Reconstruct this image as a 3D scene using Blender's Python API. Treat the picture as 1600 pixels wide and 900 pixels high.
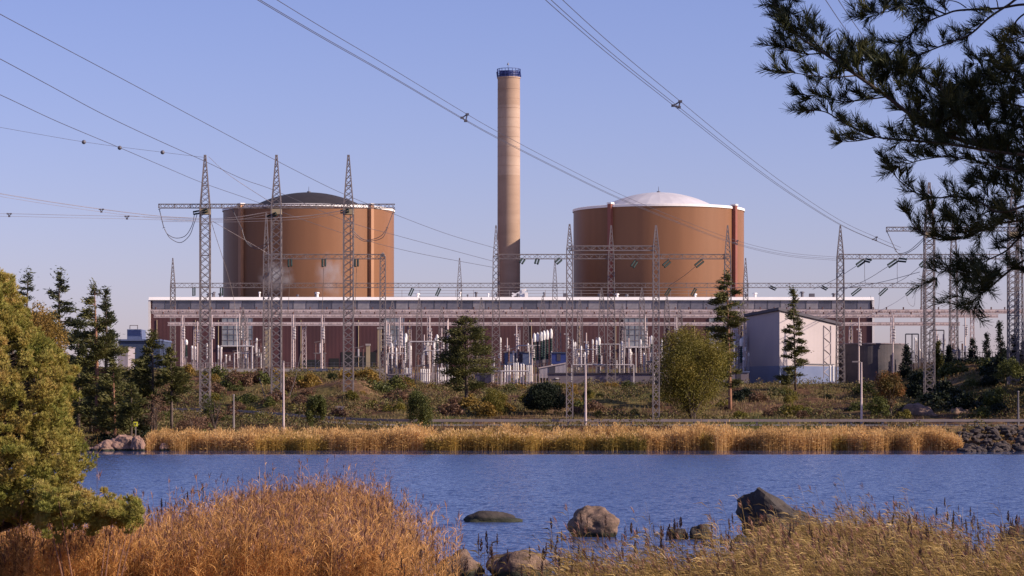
import bpy, bmesh, math, random
import numpy as np
from mathutils import Vector, Matrix, noise

R_ = math.radians
for o in list(bpy.data.objects):
    bpy.data.objects.remove(o)
C = bpy.context.scene.collection
SC = bpy.context.scene

# ------------------------------------------------------------------ camera, world, sun, exposure
F = 4000.0      # focal length in photo pixels (1600 wide)
HC = 6.0        # eye height above the water
HY = 620.0      # horizon row in the photo
cam_d = bpy.data.cameras.new('camera')
cam_d.sensor_width = 36.0
cam_d.lens = 36.0 * F / 1600.0
cam_d.shift_y = (HY - 450.0) / 1600.0
cam_d.clip_start = 0.1
cam_d.clip_end = 20000
cam = bpy.data.objects.new('camera', cam_d)
cam.location = (0, 0, HC)
cam.rotation_euler = (R_(90), 0, 0)
C.objects.link(cam)
SC.camera = cam

SUN_EL = R_(27)
SUN_AZ = R_(75)          # from -Y (towards the camera) round to +X
sdir = Vector((math.sin(SUN_AZ) * math.cos(SUN_EL), -math.cos(SUN_AZ) * math.cos(SUN_EL), math.sin(SUN_EL)))
w = bpy.data.worlds.new('World')
SC.world = w
w.use_nodes = True
wn = w.node_tree
wn.nodes.clear()
sky = wn.nodes.new('ShaderNodeTexSky')
sky.sky_type = 'NISHITA'
sky.sun_disc = False
sky.sun_elevation = SUN_EL
sky.sun_rotation = math.atan2(sdir.x, sdir.y)
sky.altitude = 0
sky.air_density = 1.0
sky.dust_density = 0.5
sky.ozone_density = 3.0
tint = wn.nodes.new('ShaderNodeMix')
tint.data_type = 'RGBA'
tint.blend_type = 'MULTIPLY'
tint.inputs[0].default_value = 1.0
tint.inputs[7].default_value = (1.04, 0.865, 1.23, 1)
bg = wn.nodes.new('ShaderNodeBackground')
bg.inputs['Strength'].default_value = 0.083
wo = wn.nodes.new('ShaderNodeOutputWorld')
wn.links.new(sky.outputs[0], tint.inputs[6])
wn.links.new(tint.outputs[2], bg.inputs[0])
wn.links.new(bg.outputs[0], wo.inputs[0])
sl = bpy.data.lights.new('sun', 'SUN')
sl.energy = 5.0
sl.angle = R_(0.5)
sl.color = (1.0, 0.84, 0.68)
so = bpy.data.objects.new('sun', sl)
so.rotation_euler = (-sdir).to_track_quat('-Z', 'Y').to_euler()
so.location = (60, -20, 60)
C.objects.link(so)
vs = SC.view_settings
vs.view_transform = 'Standard'
vs.look = 'None'
vs.exposure = 0.47
vs.gamma = 1.0
vs.use_curve_mapping = False
SC.cycles.max_bounces = 6
SC.cycles.transparent_max_bounces = 6

# ------------------------------------------------------------------ helpers
def X(px, Y): return (px - 800.0) * Y / F
def Z(py, Y): return HC + (HY - py) * Y / F
def P(px, py, Y): return Vector((X(px, Y), Y, Z(py, Y)))

def origin(o):
    v = Vector((0, 0, 0))
    while o is not None:
        v = v + o.location
        o = o.parent
    return v

class MB:
    def __init__(s): s.v = []; s.f = []; s.mi = []; s.m = 0
    def add(s, vs, fs):
        b = len(s.v); s.v += [tuple(p) for p in vs]
        for f in fs: s.f.append(tuple(i + b for i in f)); s.mi.append(s.m)
    def bar(s, a, b, w, h=None, caps=True):
        a = Vector(a); b = Vector(b); d = b - a
        if d.length < 1e-6: return
        h = w if h is None else h
        d.normalize()
        up = Vector((0, 0, 1)) if abs(d.z) < 0.9 else Vector((0, 1, 0))
        u = d.cross(up).normalized() * (w / 2); v = u.cross(d).normalized() * (h / 2)
        s.add([a - u - v, a + u - v, a + u + v, a - u + v, b - u - v, b + u - v, b + u + v, b - u + v],
              [(0, 1, 5, 4), (1, 2, 6, 5), (2, 3, 7, 6), (3, 0, 4, 7)] + ([(3, 2, 1, 0), (4, 5, 6, 7)] if caps else []))
    def box(s, x0, x1, y0, y1, z0, z1):
        s.add([(x0, y0, z0), (x1, y0, z0), (x1, y1, z0), (x0, y1, z0), (x0, y0, z1), (x1, y0, z1), (x1, y1, z1), (x0, y1, z1)],
              [(3, 2, 1, 0), (4, 5, 6, 7), (0, 1, 5, 4), (1, 2, 6, 5), (2, 3, 7, 6), (3, 0, 4, 7)])
    def tube(s, pts, r, n=6, caps=True):
        pts = [Vector(p) for p in pts]
        if not hasattr(r, '__len__'): r = [r] * len(pts)
        rings = []
        for i, p in enumerate(pts):
            d = (pts[min(i + 1, len(pts) - 1)] - pts[max(i - 1, 0)])
            if d.length < 1e-9: d = Vector((0, 0, 1))
            d.normalize()
            up = Vector((0, 0, 1)) if abs(d.z) < 0.95 else Vector((0, 1, 0))
            u = d.cross(up).normalized(); v = u.cross(d)
            rings.append([p + (u * math.cos(2 * math.pi * k / n) + v * math.sin(2 * math.pi * k / n)) * r[i] for k in range(n)])
        vs = [q for rg in rings for q in rg]; fs = []
        for i in range(len(pts) - 1):
            for k in range(n):
                a = i * n + k; b = i * n + (k + 1) % n
                fs.append((a, b, b + n, a + n))
        if caps:
            fs.append(tuple(range(n))[::-1]); fs.append(tuple((len(pts) - 1) * n + k for k in range(n)))
        s.add(vs, fs)
    def lathe(s, prof, n=48, c=(0, 0, 0), rot=0.0):
        vs = []; fs = []
        for (r, z) in prof:
            for k in range(n):
                a = 2 * math.pi * k / n + rot
                vs.append((c[0] + r * math.cos(a), c[1] + r * math.sin(a), c[2] + z))
        for i in range(len(prof) - 1):
            for k in range(n):
                a = i * n + k; b = i * n + (k + 1) % n
                fs.append((a, b, b + n, a + n))
        s.add(vs, fs)
    def build(s, name, m, parent=None, smooth=False):
        me = bpy.data.meshes.new(name)
        og = origin(parent)
        me.from_pydata([(a - og.x, b - og.y, c - og.z) for a, b, c in s.v], [], s.f)
        for mm in (m if isinstance(m, (list, tuple)) else [m]): me.materials.append(mm)
        if isinstance(m, (list, tuple)): me.polygons.foreach_set('material_index', s.mi)
        if smooth: me.polygons.foreach_set('use_smooth', [True] * len(me.polygons))
        me.update()
        o = bpy.data.objects.new(name, me); C.objects.link(o); o.parent = parent
        return o

def tag(o, label=None, cat=None, group=None, kind=None):
    if label: o['label'] = label
    if cat: o['category'] = cat
    if group: o['group'] = group
    if kind: o['kind'] = kind
    return o

def thing(name, label, cat, loc=(0, 0, 0), group=None):
    o = bpy.data.objects.new(name, None); C.objects.link(o)
    o.location = loc; o.empty_display_size = 0.5
    return tag(o, label, cat, group)

def copy_tree(o, parent=None):
    c = o.copy(); C.objects.link(c); c.parent = parent
    for ch in list(o.children): copy_tree(ch, c)
    return c

def mesh_np(name, V, Fq, m, parent=None, tint=None, smooth=False, mi=None):
    """V (n,3), Fq (k,3|4) int arrays"""
    og = origin(parent)
    me = bpy.data.meshes.new(name)
    V = np.asarray(V, dtype=np.float32) - np.array(og, dtype=np.float32)
    k, c = Fq.shape
    me.vertices.add(len(V)); me.vertices.foreach_set('co', V.ravel())
    me.loops.add(k * c); me.loops.foreach_set('vertex_index', Fq.astype(np.int32).ravel())
    me.polygons.add(k)
    me.polygons.foreach_set('loop_start', np.arange(0, k * c, c, dtype=np.int32))
    for mm in (m if isinstance(m, (list, tuple)) else [m]): me.materials.append(mm)
    if mi is not None: me.polygons.foreach_set('material_index', mi.astype(np.int32))
    if smooth: me.polygons.foreach_set('use_smooth', np.ones(k, dtype=bool))
    me.update(calc_edges=True)
    if tint is not None:
        a = me.attributes.new('tint', 'FLOAT', 'POINT'); a.data.foreach_set('value', np.asarray(tint, dtype=np.float32))
    o = bpy.data.objects.new(name, me); C.objects.link(o); o.parent = parent
    return o

def unit(a): return a / np.maximum(np.linalg.norm(a, axis=1, keepdims=True), 1e-9)

def leaf_arrays(rng, cen, ln, wd, dirs=None, up_bias=0.0):
    """diamond leaves of length ln, width wd about the points cen"""
    n = len(cen)
    d = rng.normal(size=(n, 3)) if dirs is None else dirs + rng.normal(size=(n, 3)) * 0.35
    d[:, 2] += up_bias; d = unit(d)
    o = unit(np.cross(d, rng.normal(size=(n, 3))))
    L = (ln * rng.uniform(0.6, 1.3, n))[:, None]; W = (wd * rng.uniform(0.7, 1.2, n))[:, None]
    V = np.stack([cen - d * L / 2, cen + o * W / 2, cen + d * L / 2, cen - o * W / 2], axis=1).reshape(-1, 3)
    Fq = np.arange(n * 4).reshape(n, 4)
    t = np.repeat(rng.uniform(0, 1, n), 4)
    return V, Fq, t

def needle_arrays(rng, base, dirs, ln, wd, drop=0.0):
    """thin triangles that leave base along dirs"""
    n = len(base)
    d = unit(dirs); o = unit(np.cross(d, rng.normal(size=(n, 3))))
    L = (ln * rng.uniform(0.7, 1.15, n))[:, None]
    tip = base + d * L; tip[:, 2] -= drop * L[:, 0]
    V = np.stack([base - o * wd / 2, base + o * wd / 2, tip], axis=1).reshape(-1, 3)
    return V, np.arange(n * 3).reshape(n, 3), np.repeat(rng.uniform(0, 1, n), 3)

# ------------------------------------------------------------------ materials
def new_mat(name):
    m = bpy.data.materials.new(name); m.use_nodes = True
    nt = m.node_tree; b = nt.nodes['Principled BSDF']
    return m, nt, b

def ramp(nt, fac, cols):
    r = nt.nodes.new('ShaderNodeValToRGB')
    els = r.color_ramp.elements
    while len(els) < len(cols): els.new(0.5)
    for e, (p, c) in zip(els, cols):
        e.position = p; e.color = (c[0], c[1], c[2], 1)
    nt.links.new(fac, r.inputs[0])
    return r.outputs[0]

def noise_node(nt, scale, detail=4, rough=0.55, vec=None, sc3=None):
    tc = nt.nodes.new('ShaderNodeTexCoord')
    n = nt.nodes.new('ShaderNodeTexNoise')
    n.inputs['Scale'].default_value = scale; n.inputs['Detail'].default_value = detail; n.inputs['Roughness'].default_value = rough
    src = tc.outputs['Object']
    if sc3:
        mp = nt.nodes.new('ShaderNodeMapping'); mp.inputs['Scale'].default_value = sc3
        nt.links.new(src, mp.inputs[0]); src = mp.outputs[0]
    nt.links.new(src, n.inputs['Vector'])
    return n.outputs['Fac']

def surf(name, a, b=None, scale=1.0, rough=0.7, metal=0.0, bump=0.0, bscale=None, sc3=None, spec=0.5, det=5):
    m, nt, p = new_mat(name)
    b = b or tuple(c * 0.8 for c in a)
    f = noise_node(nt, scale, det, 0.6, sc3=sc3)
    col = ramp(nt, f, [(0.32, a), (0.68, b)])
    nt.links.new(col, p.inputs['Base Color'])
    p.inputs['Roughness'].default_value = rough; p.inputs['Metallic'].default_value = metal
    p.inputs['Specular IOR Level'].default_value = spec
    if bump:
        f2 = noise_node(nt, bscale or scale * 4, 5, 0.65)
        bp = nt.nodes.new('ShaderNodeBump'); bp.inputs['Strength'].default_value = bump; bp.inputs['Distance'].default_value = 0.1
        nt.links.new(f2, bp.inputs['Height']); nt.links.new(bp.outputs[0], p.inputs['Normal'])
    return m

def leafy(name, cols, transl=0.25, scale=0.5, rough=0.6, spec=0.25):
    """cols: ramp over (random leaf tint + soft clumps)"""
    m, nt, p = new_mat(name)
    at = nt.nodes.new('ShaderNodeAttribute'); at.attribute_name = 'tint'
    f = noise_node(nt, scale, 3, 0.5)
    mx = nt.nodes.new('ShaderNodeMath'); mx.operation = 'MULTIPLY_ADD'
    mx.inputs[1].default_value = 0.5
    nt.links.new(at.outputs['Fac'], mx.inputs[0])
    m2 = nt.nodes.new('ShaderNodeMath'); m2.operation = 'MULTIPLY_ADD'; m2.inputs[1].default_value = 1.3; m2.inputs[2].default_value = -0.4
    nt.links.new(f, m2.inputs[0]); nt.links.new(m2.outputs[0], mx.inputs[2])
    n = len(cols)
    col = ramp(nt, mx.outputs[0], [(i / (n - 1) * 0.8 + 0.1, c) for i, c in enumerate(cols)])
    nt.links.new(col, p.inputs['Base Color'])
    p.inputs['Roughness'].default_value = rough; p.inputs['Specular IOR Level'].default_value = spec
    if transl:
        tr = nt.nodes.new('ShaderNodeBsdfTranslucent'); ms = nt.nodes.new('ShaderNodeMixShader')
        ms.inputs[0].default_value = transl
        nt.links.new(col, tr.inputs[0]); out = nt.nodes['Material Output']
        nt.links.new(p.outputs[0], ms.inputs[1]); nt.links.new(tr.outputs[0], ms.inputs[2]); nt.links.new(ms.outputs[0], out.inputs[0])
    return m

M = {}
M['steel'] = surf('galvanised_steel', (0.27, 0.22, 0.21), (0.19, 0.16, 0.16), 0.6, 0.6, 0.2)
M['steel_dark'] = surf('weathered_steel', (0.13, 0.12, 0.14), (0.09, 0.08, 0.10), 0.6, 0.6, 0.2)
M['steel_pink'] = surf('busbar_aluminium', (0.62, 0.50, 0.48), (0.45, 0.35, 0.34), 0.5, 0.55, 0.1)
M['wire'] = surf('conductor_aluminium', (0.16, 0.15, 0.18), (0.12, 0.11, 0.13), 0.2, 0.5, 0.5)
M['wire_light'] = surf('bright_conductor', (0.45, 0.37, 0.36), (0.35, 0.29, 0.29), 0.2, 0.5, 0.4)
M['ins_dark'] = surf('dark_glass_insulator', (0.02, 0.035, 0.035), (0.03, 0.05, 0.05), 2, 0.7, spec=0.15)
M['ins_white'] = surf('porcelain', (0.56, 0.50, 0.50), (0.38, 0.34, 0.34), 2, 0.35)
M['ins_brown'] = surf('brown_porcelain', (0.16, 0.08, 0.07), (0.10, 0.06, 0.05), 2, 0.35)
M['white'] = surf('white_paint', (0.80, 0.76, 0.74), (0.68, 0.64, 0.62), 0.4, 0.5)
M['concrete'] = surf('concrete', (0.40, 0.34, 0.32), (0.30, 0.26, 0.25), 0.3, 0.85, bump=0.2)
M['stack'] = surf('chimney_concrete', (0.37, 0.25, 0.18), (0.31, 0.205, 0.145), 0.25, 0.85, sc3=(0.5, 0.5, 1.6))
M['stack_pale'] = surf('chimney_pale_concrete', (0.43, 0.31, 0.235), (0.37, 0.255, 0.19), 0.3, 0.85, sc3=(0.5, 0.5, 1.6))
M['blue'] = surf('blue_paint', (0.03, 0.05, 0.20), (0.02, 0.035, 0.15), 1.0, 0.5)
M['reactor'] = surf('brown_cladding', (0.240, 0.113, 0.058), (0.190, 0.090, 0.047), 0.16, 0.45, sc3=(1, 1, 0.07), spec=0.2)
M['rib_red'] = surf('red_brown_rib', (0.25, 0.075, 0.055), (0.20, 0.065, 0.045), 0.2, 0.6)
M['rib_tan'] = surf('tan_rib', (0.38, 0.19, 0.10), (0.32, 0.16, 0.085), 0.2, 0.6)
M['dome_dark'] = surf('dark_roof_felt', (0.018, 0.014, 0.018), (0.027, 0.02, 0.024), 0.3, 0.8)
M['dome_white'] = surf('pale_roof_sheet', (0.60, 0.57, 0.60), (0.50, 0.47, 0.50), 0.2, 0.6)
M['rim'] = surf('white_rim', (0.85, 0.80, 0.77), (0.78, 0.73, 0.70), 0.3, 0.5)
def ribbed(name, a, b, period=0.5, rough=0.6, dist=0.05):
    m, nt, p = new_mat(name)
    f = noise_node(nt, 0.12, 4, 0.5)
    f2 = noise_node(nt, 1.0, 2, 0.5, sc3=(2.2, 2.2, 0.03))
    ad = nt.nodes.new('ShaderNodeMath'); ad.operation = 'MULTIPLY_ADD'; ad.inputs[1].default_value = 0.12
    nt.links.new(f2, ad.inputs[0])
    h = nt.nodes.new('ShaderNodeMath'); h.operation = 'MULTIPLY'; h.inputs[1].default_value = 0.88
    nt.links.new(f, h.inputs[0]); nt.links.new(h.outputs[0], ad.inputs[2])
    nt.links.new(ramp(nt, ad.outputs[0], [(0.38, a), (0.62, b)]), p.inputs['Base Color'])
    tc = nt.nodes.new('ShaderNodeTexCoord'); wv = nt.nodes.new('ShaderNodeTexWave')
    wv.wave_type = 'BANDS'; wv.bands_direction = 'X'; wv.inputs['Scale'].default_value = 0.314 / period
    nt.links.new(tc.outputs['Object'], wv.inputs[0])
    bp = nt.nodes.new('ShaderNodeBump'); bp.inputs['Strength'].default_value = 0.2; bp.inputs['Distance'].default_value = dist
    nt.links.new(wv.outputs['Fac'], bp.inputs['Height']); nt.links.new(bp.outputs[0], p.inputs['Normal'])
    p.inputs['Roughness'].default_value = rough
    return m
M['maroon'] = ribbed('maroon_cladding', (0.095, 0.034, 0.036), (0.070, 0.027, 0.029), 0.9)
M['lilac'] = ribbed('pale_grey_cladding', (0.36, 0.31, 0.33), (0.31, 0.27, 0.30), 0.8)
M['shed_lit'] = ribbed('sunlit_face_cladding', (0.42, 0.36, 0.37), (0.37, 0.32, 0.33), 0.8)  # lighter copy of the shed cladding, sunlight put into the colour
M['navy'] = surf('dark_blue_sheet', (0.035, 0.05, 0.10), (0.05, 0.07, 0.13), 0.4, 0.5)
M['bluegrey'] = surf('blue_grey_sheet', (0.10, 0.13, 0.24), (0.13, 0.16, 0.28), 0.4, 0.5)
M['dark_roof'] = surf('dark_roof_edge', (0.06, 0.05, 0.07), (0.045, 0.04, 0.055), 0.5, 0.7)
M['tank'] = surf('mottled_tank_concrete', (0.12, 0.10, 0.105), (0.06, 0.055, 0.065), 0.25, 0.9, sc3=(1, 1, 2.0), bump=0.2)  # dark base tone, mottled by noise
M['plinth'] = surf('grey_violet_concrete', (0.20, 0.16, 0.18), (0.16, 0.13, 0.15), 0.3, 0.85)
M['black'] = surf('wall_shadow', (0.012, 0.012, 0.015), (0.02, 0.02, 0.022), 0.5, 0.9)  # near-black colour for the shadow on the hall front
M['ochre'] = surf('ochre_concrete', (0.42, 0.33, 0.20), (0.34, 0.26, 0.17), 0.6, 0.85)
M['yellow'] = surf('yellow_enamel', (0.80, 0.75, 0.05), (0.75, 0.70, 0.05), 1, 0.4)
def glass_mat(name, a, b, scale, rough=0.12):
    m, nt, p = new_mat(name)
    f = noise_node(nt, scale, 3, 0.6)
    nt.links.new(ramp(nt, f, [(0.35, a), (0.65, b)]), p.inputs['Base Color'])
    p.inputs['Roughness'].default_value = rough; p.inputs['Specular IOR Level'].default_value = 0.8
    return m
M['glass'] = glass_mat('window_glass', (0.11, 0.11, 0.15), (0.26, 0.23, 0.26), 0.22)
M['glass_light'] = glass_mat('glass_block', (0.16, 0.18, 0.20), (0.36, 0.36, 0.38), 0.5, 0.2)
M['bark'] = surf('grey_bark', (0.13, 0.09, 0.07), (0.08, 0.055, 0.045), 3, 0.9, bump=0.5, bscale=12)
M['bark_red'] = surf('orange_pine_bark', (0.30, 0.14, 0.08), (0.20, 0.10, 0.065), 3, 0.9, bump=0.5, bscale=12)
M['bark_dark'] = surf('shaded_branch_bark', (0.07, 0.045, 0.035), (0.05, 0.035, 0.03), 8, 0.9)
M['pine'] = leafy('pine_needles', [(0.045, 0.050, 0.016), (0.085, 0.085, 0.024), (0.15, 0.13, 0.038)], 0.15, 0.4)
M['pine_dark'] = leafy('dark_pine_needles', [(0.035, 0.044, 0.024), (0.07, 0.078, 0.034), (0.12, 0.12, 0.05)], 0.12, 0.4)
M['pine_near'] = leafy('sunlit_pine_needles', [(0.10, 0.135, 0.025), (0.28, 0.27, 0.06), (0.42, 0.34, 0.09), (0.50, 0.33, 0.11)], 0.2, 1.1)
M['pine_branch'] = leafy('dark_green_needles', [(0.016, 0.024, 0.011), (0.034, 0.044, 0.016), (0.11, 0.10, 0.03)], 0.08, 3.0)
M['leaf_ygreen'] = leafy('yellow_green_leaves', [(0.09, 0.085, 0.018), (0.17, 0.145, 0.025), (0.26, 0.19, 0.035)], 0.3, 0.3)
M['leaf_green'] = leafy('green_leaves', [(0.05, 0.06, 0.018), (0.09, 0.10, 0.025), (0.15, 0.14, 0.03)], 0.25, 0.4)
M['leaf_dark'] = leafy('dark_green_leaves', [(0.008, 0.013, 0.006), (0.014, 0.021, 0.009), (0.02, 0.03, 0.012)], 0.05, 0.5)
M['leaf_rust'] = leafy('rusty_leaves', [(0.08, 0.07, 0.02), (0.17, 0.10, 0.03), (0.28, 0.08, 0.03)], 0.25, 0.3)
M['leaf_gold'] = leafy('golden_leaves', [(0.16, 0.11, 0.03), (0.27, 0.17, 0.035), (0.33, 0.19, 0.05)], 0.3, 0.5)
M['leaf_brown'] = leafy('brown_heather', [(0.09, 0.055, 0.035), (0.15, 0.08, 0.05), (0.20, 0.12, 0.06)], 0.2, 0.5)
M['scrub'] = leafy('tangled_scrub', [(0.05, 0.055, 0.02), (0.11, 0.075, 0.035), (0.12, 0.12, 0.03), (0.20, 0.13, 0.055), (0.09, 0.05, 0.035)], 0.2, 0.09)
M['thuja'] = leafy('dark_cypress_leaves', [(0.008, 0.014, 0.012), (0.014, 0.022, 0.016), (0.022, 0.03, 0.02)], 0.05, 0.5)
M['reed_far'] = leafy('golden_reed', [(0.28, 0.17, 0.07), (0.62, 0.38, 0.15), (0.78, 0.54, 0.26)], 0.42, 0.25)
M['reed_far_green'] = leafy('green_gold_reed', [(0.16, 0.14, 0.035), (0.42, 0.28, 0.07), (0.62, 0.40, 0.12)], 0.42, 0.12)
M['reed_plume'] = leafy('reed_plume', [(0.05, 0.028, 0.025), (0.22, 0.10, 0.07), (0.50, 0.28, 0.17)], 0.3, 0.6)
M['reed_dark_plume'] = leafy('dark_reed_plume', [(0.05, 0.03, 0.03), (0.10, 0.055, 0.05), (0.20, 0.10, 0.08)], 0.2, 0.8)
M['reed_orange'] = leafy('orange_reed', [(0.09, 0.06, 0.02), (0.28, 0.13, 0.045), (0.80, 0.42, 0.135), (0.95, 0.60, 0.25)], 0.45, 0.45)
M['reed_olive'] = leafy('olive_reed', [(0.06, 0.045, 0.015), (0.17, 0.11, 0.035), (0.50, 0.33, 0.11), (0.82, 0.60, 0.27)], 0.42, 0.9)
M['grass'] = leafy('dry_grass', [(0.07, 0.07, 0.022), (0.17, 0.12, 0.045), (0.34, 0.22, 0.11)], 0.2, 0.15)
M['rock_pink'] = surf('pink_granite', (0.34, 0.20, 0.15), (0.16, 0.10, 0.08), 1.3, 0.9, bump=0.6, bscale=5)
M['rock_brown'] = surf('brown_granite', (0.27, 0.17, 0.12), (0.07, 0.045, 0.033), 3.4, 0.85, bump=1.0, bscale=7)
M['rock_dark'] = surf('dark_wet_granite', (0.055, 0.040, 0.032), (0.028, 0.022, 0.02), 2.0, 0.8, bump=0.7, bscale=7)
M['riprap'] = surf('dark_riprap', (0.075, 0.052, 0.045), (0.02, 0.016, 0.016), 0.7, 0.9, bump=0.5)
M['asphalt'] = surf('asphalt', (0.075, 0.068, 0.075), (0.055, 0.05, 0.056), 0.6, 0.9)
M['gravel'] = surf('roadside_gravel', (0.34, 0.27, 0.23), (0.24, 0.19, 0.16), 0.8, 0.95)

for k_ in ('rock_brown', 'rock_dark', 'rock_pink'):
    nt = M[k_].node_tree; p = nt.nodes['Principled BSDF']; l0 = p.inputs['Base Color'].links[0].from_socket
    ge = nt.nodes.new('ShaderNodeNewGeometry'); sp = nt.nodes.new('ShaderNodeSeparateXYZ'); nt.links.new(ge.outputs['Position'], sp.inputs[0])
    nf = noise_node(nt, 3.0, 3, 0.6); ad = nt.nodes.new('ShaderNodeMath'); ad.operation = 'MULTIPLY_ADD'; ad.inputs[1].default_value = -0.25; nt.links.new(nf, ad.inputs[0]); nt.links.new(sp.outputs['Z'], ad.inputs[2])
    mr = nt.nodes.new('ShaderNodeMapRange'); mr.inputs['From Min'].default_value = 0.0; mr.inputs['From Max'].default_value = 0.14; nt.links.new(ad.outputs[0], mr.inputs['Value'])
    mx = nt.nodes.new('ShaderNodeMix'); mx.data_type = 'RGBA'; mx.inputs[6].default_value = (0.022, 0.024, 0.010, 1)
    nt.links.new(mr.outputs[0], mx.inputs[0]); nt.links.new(l0, mx.inputs[7]); nt.links.new(mx.outputs[2], p.inputs['Base Color'])

# ------------------------------------------------------------------ terrain
def sstep(t): t = np.clip(t, 0, 1); return t * t * (3 - 2 * t)
def vnoise(x, y, seed=0):
    xi = np.floor(x).astype(np.int64); yi = np.floor(y).astype(np.int64); fx = sstep(x - xi); fy = sstep(y - yi)
    def h(a, b):
        n = (a * 374761393 + b * 668265263 + seed * 974711) & 0x7fffffff
        n = ((n ^ (n >> 13)) * 1274126177) & 0x7fffffff
        return (n & 0xffff) / 65535.0
    return (h(xi, yi) * (1 - fx) + h(xi + 1, yi) * fx) * (1 - fy) + (h(xi, yi + 1) * (1 - fx) + h(xi + 1, yi + 1) * fx) * fy - 0.5
def fbm(x, y, seed=0): return vnoise(x, y, seed) + 0.5 * vnoise(x * 2.1, y * 2.1, seed + 1) + 0.25 * vnoise(x * 4.3, y * 4.3, seed + 2)
def lft(x): return sstep((-12 - x) / 34.0)
def road_y(x): return 306 + 50 * lft(x)
def road_z(x): return 2.6 + 1.1 * lft(x)
def shore_y(x): return 286.0 + 1.2 * vnoise(x / 9, x * 0 + 3.3, 5)
def top_z(x): return 8.15 + 2.3 * sstep((-19 - x) / 4) + 4.0 * sstep((x - 60) / 14)
def terrain(x, y):
    x = np.asarray(x, dtype=float); y = np.asarray(y, dtype=float)
    ry = road_y(x); rz = road_z(x); sy = shore_y(x); tz = top_z(x)
    bank = 1.6 * np.exp(-((x + 16) / 8.0) ** 2 - ((y - 52) / 16.0) ** 2)
    near = 4.4 * (1 - y / 58.0) + bank + 0.25 * fbm(x / 5, y / 5, 11)
    z = np.where(y < 0, 4.4, near)
    z = np.where(y > 58, np.maximum(near, -1.6) , z)
    z = np.maximum(z, -1.6)
    flat = sy + 7
    a = -0.35 + 0.6 * (y - sy) / 7.0
    sh = np.where(y < sy - 4, -1.6, np.where(y < flat, a, 0.25 + (rz - 0.25) * sstep((y - flat) / np.maximum(ry - 7 - flat, 1))))
    z = np.where(y > 150, sh, z)
    z = np.where((y > ry - 7), rz, z)
    t = (y - ry - 7) / np.maximum(430 - ry - 7, 1)
    up = rz + (tz - rz) * np.clip(t, 0, 1) ** 0.85 + fbm(x / 11, y / 9, 3) * 1.6 * np.sin(np.pi * np.clip(t, 0, 1)) ** 0.8
    z = np.where(y > ry + 7, up, z)
    z = np.where(y > 430, tz + (12.4 - tz) * sstep((y - 430) / 130), z)
    z = np.where(y > 1200, 12.4 - 8 * sstep((y - 1200) / 2500), z)
    return z
def T(x, y): return float(terrain(np.array([x]), np.array([y]))[0])

def axis(segs):
    out = []
    for a, b, st in segs: out += list(np.arange(a, b, st))
    return np.array(out + [segs[-1][1]])
gx = axis([(-3000, -400, 200), (-400, -130, 15), (-130, 130, 1.3), (130, 400, 15), (400, 3000, 200)])
gy = axis([(-200, 0, 20), (0, 110, 2.5), (110, 260, 10), (260, 440, 1.2), (440, 700, 8), (700, 4600, 150)])
GX, GY = np.meshgrid(gx, gy)
GZ = terrain(GX, GY)
V = np.stack([GX, GY, GZ], -1).reshape(-1, 3)
nx = len(gx); ny = len(gy)
ii = (np.arange(ny - 1)[:, None] * nx + np.arange(nx - 1)[None, :]).ravel()
Fq = np.stack([ii, ii + 1, ii + nx + 1, ii + nx], 1)
def ground_mat():
    m, nt, p = new_mat('ground')
    f1 = noise_node(nt, 0.055, 5, 0.6, sc3=(1, 0.45, 1)); f2 = noise_node(nt, 0.7, 5, 0.65)
    c1 = ramp(nt, f1, [(0.34, (0.075, 0.085, 0.024)), (0.43, (0.15, 0.12, 0.045)), (0.52, (0.10, 0.05, 0.034)), (0.60, (0.24, 0.15, 0.085)), (0.68, (0.10, 0.095, 0.03))])
    c2 = ramp(nt, f2, [(0.3, (0.35, 0.35, 0.35)), (0.7, (1.25, 1.2, 1.1))])
    mx = nt.nodes.new('ShaderNodeMix'); mx.data_type = 'RGBA'; mx.blend_type = 'MULTIPLY'; mx.inputs[0].default_value = 1
    nt.links.new(c1, mx.inputs[6]); nt.links.new(c2, mx.inputs[7]); nt.links.new(mx.outputs[2], p.inputs['Base Color'])
    p.inputs['Roughness'].default_value = 1.0; p.inputs['Specular IOR Level'].default_value = 0.1
    bp = nt.nodes.new('ShaderNodeBump'); bp.inputs['Strength'].default_value = 0.8; bp.inputs['Distance'].default_value = 0.4
    nt.links.new(f2, bp.inputs['Height']); nt.links.new(bp.outputs[0], p.inputs['Normal'])
    return m
g = mesh_np('ground', V, Fq, ground_mat(), smooth=True); tag(g, kind='structure', label='rough autumn ground rising from the far shore to the plant')

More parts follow.
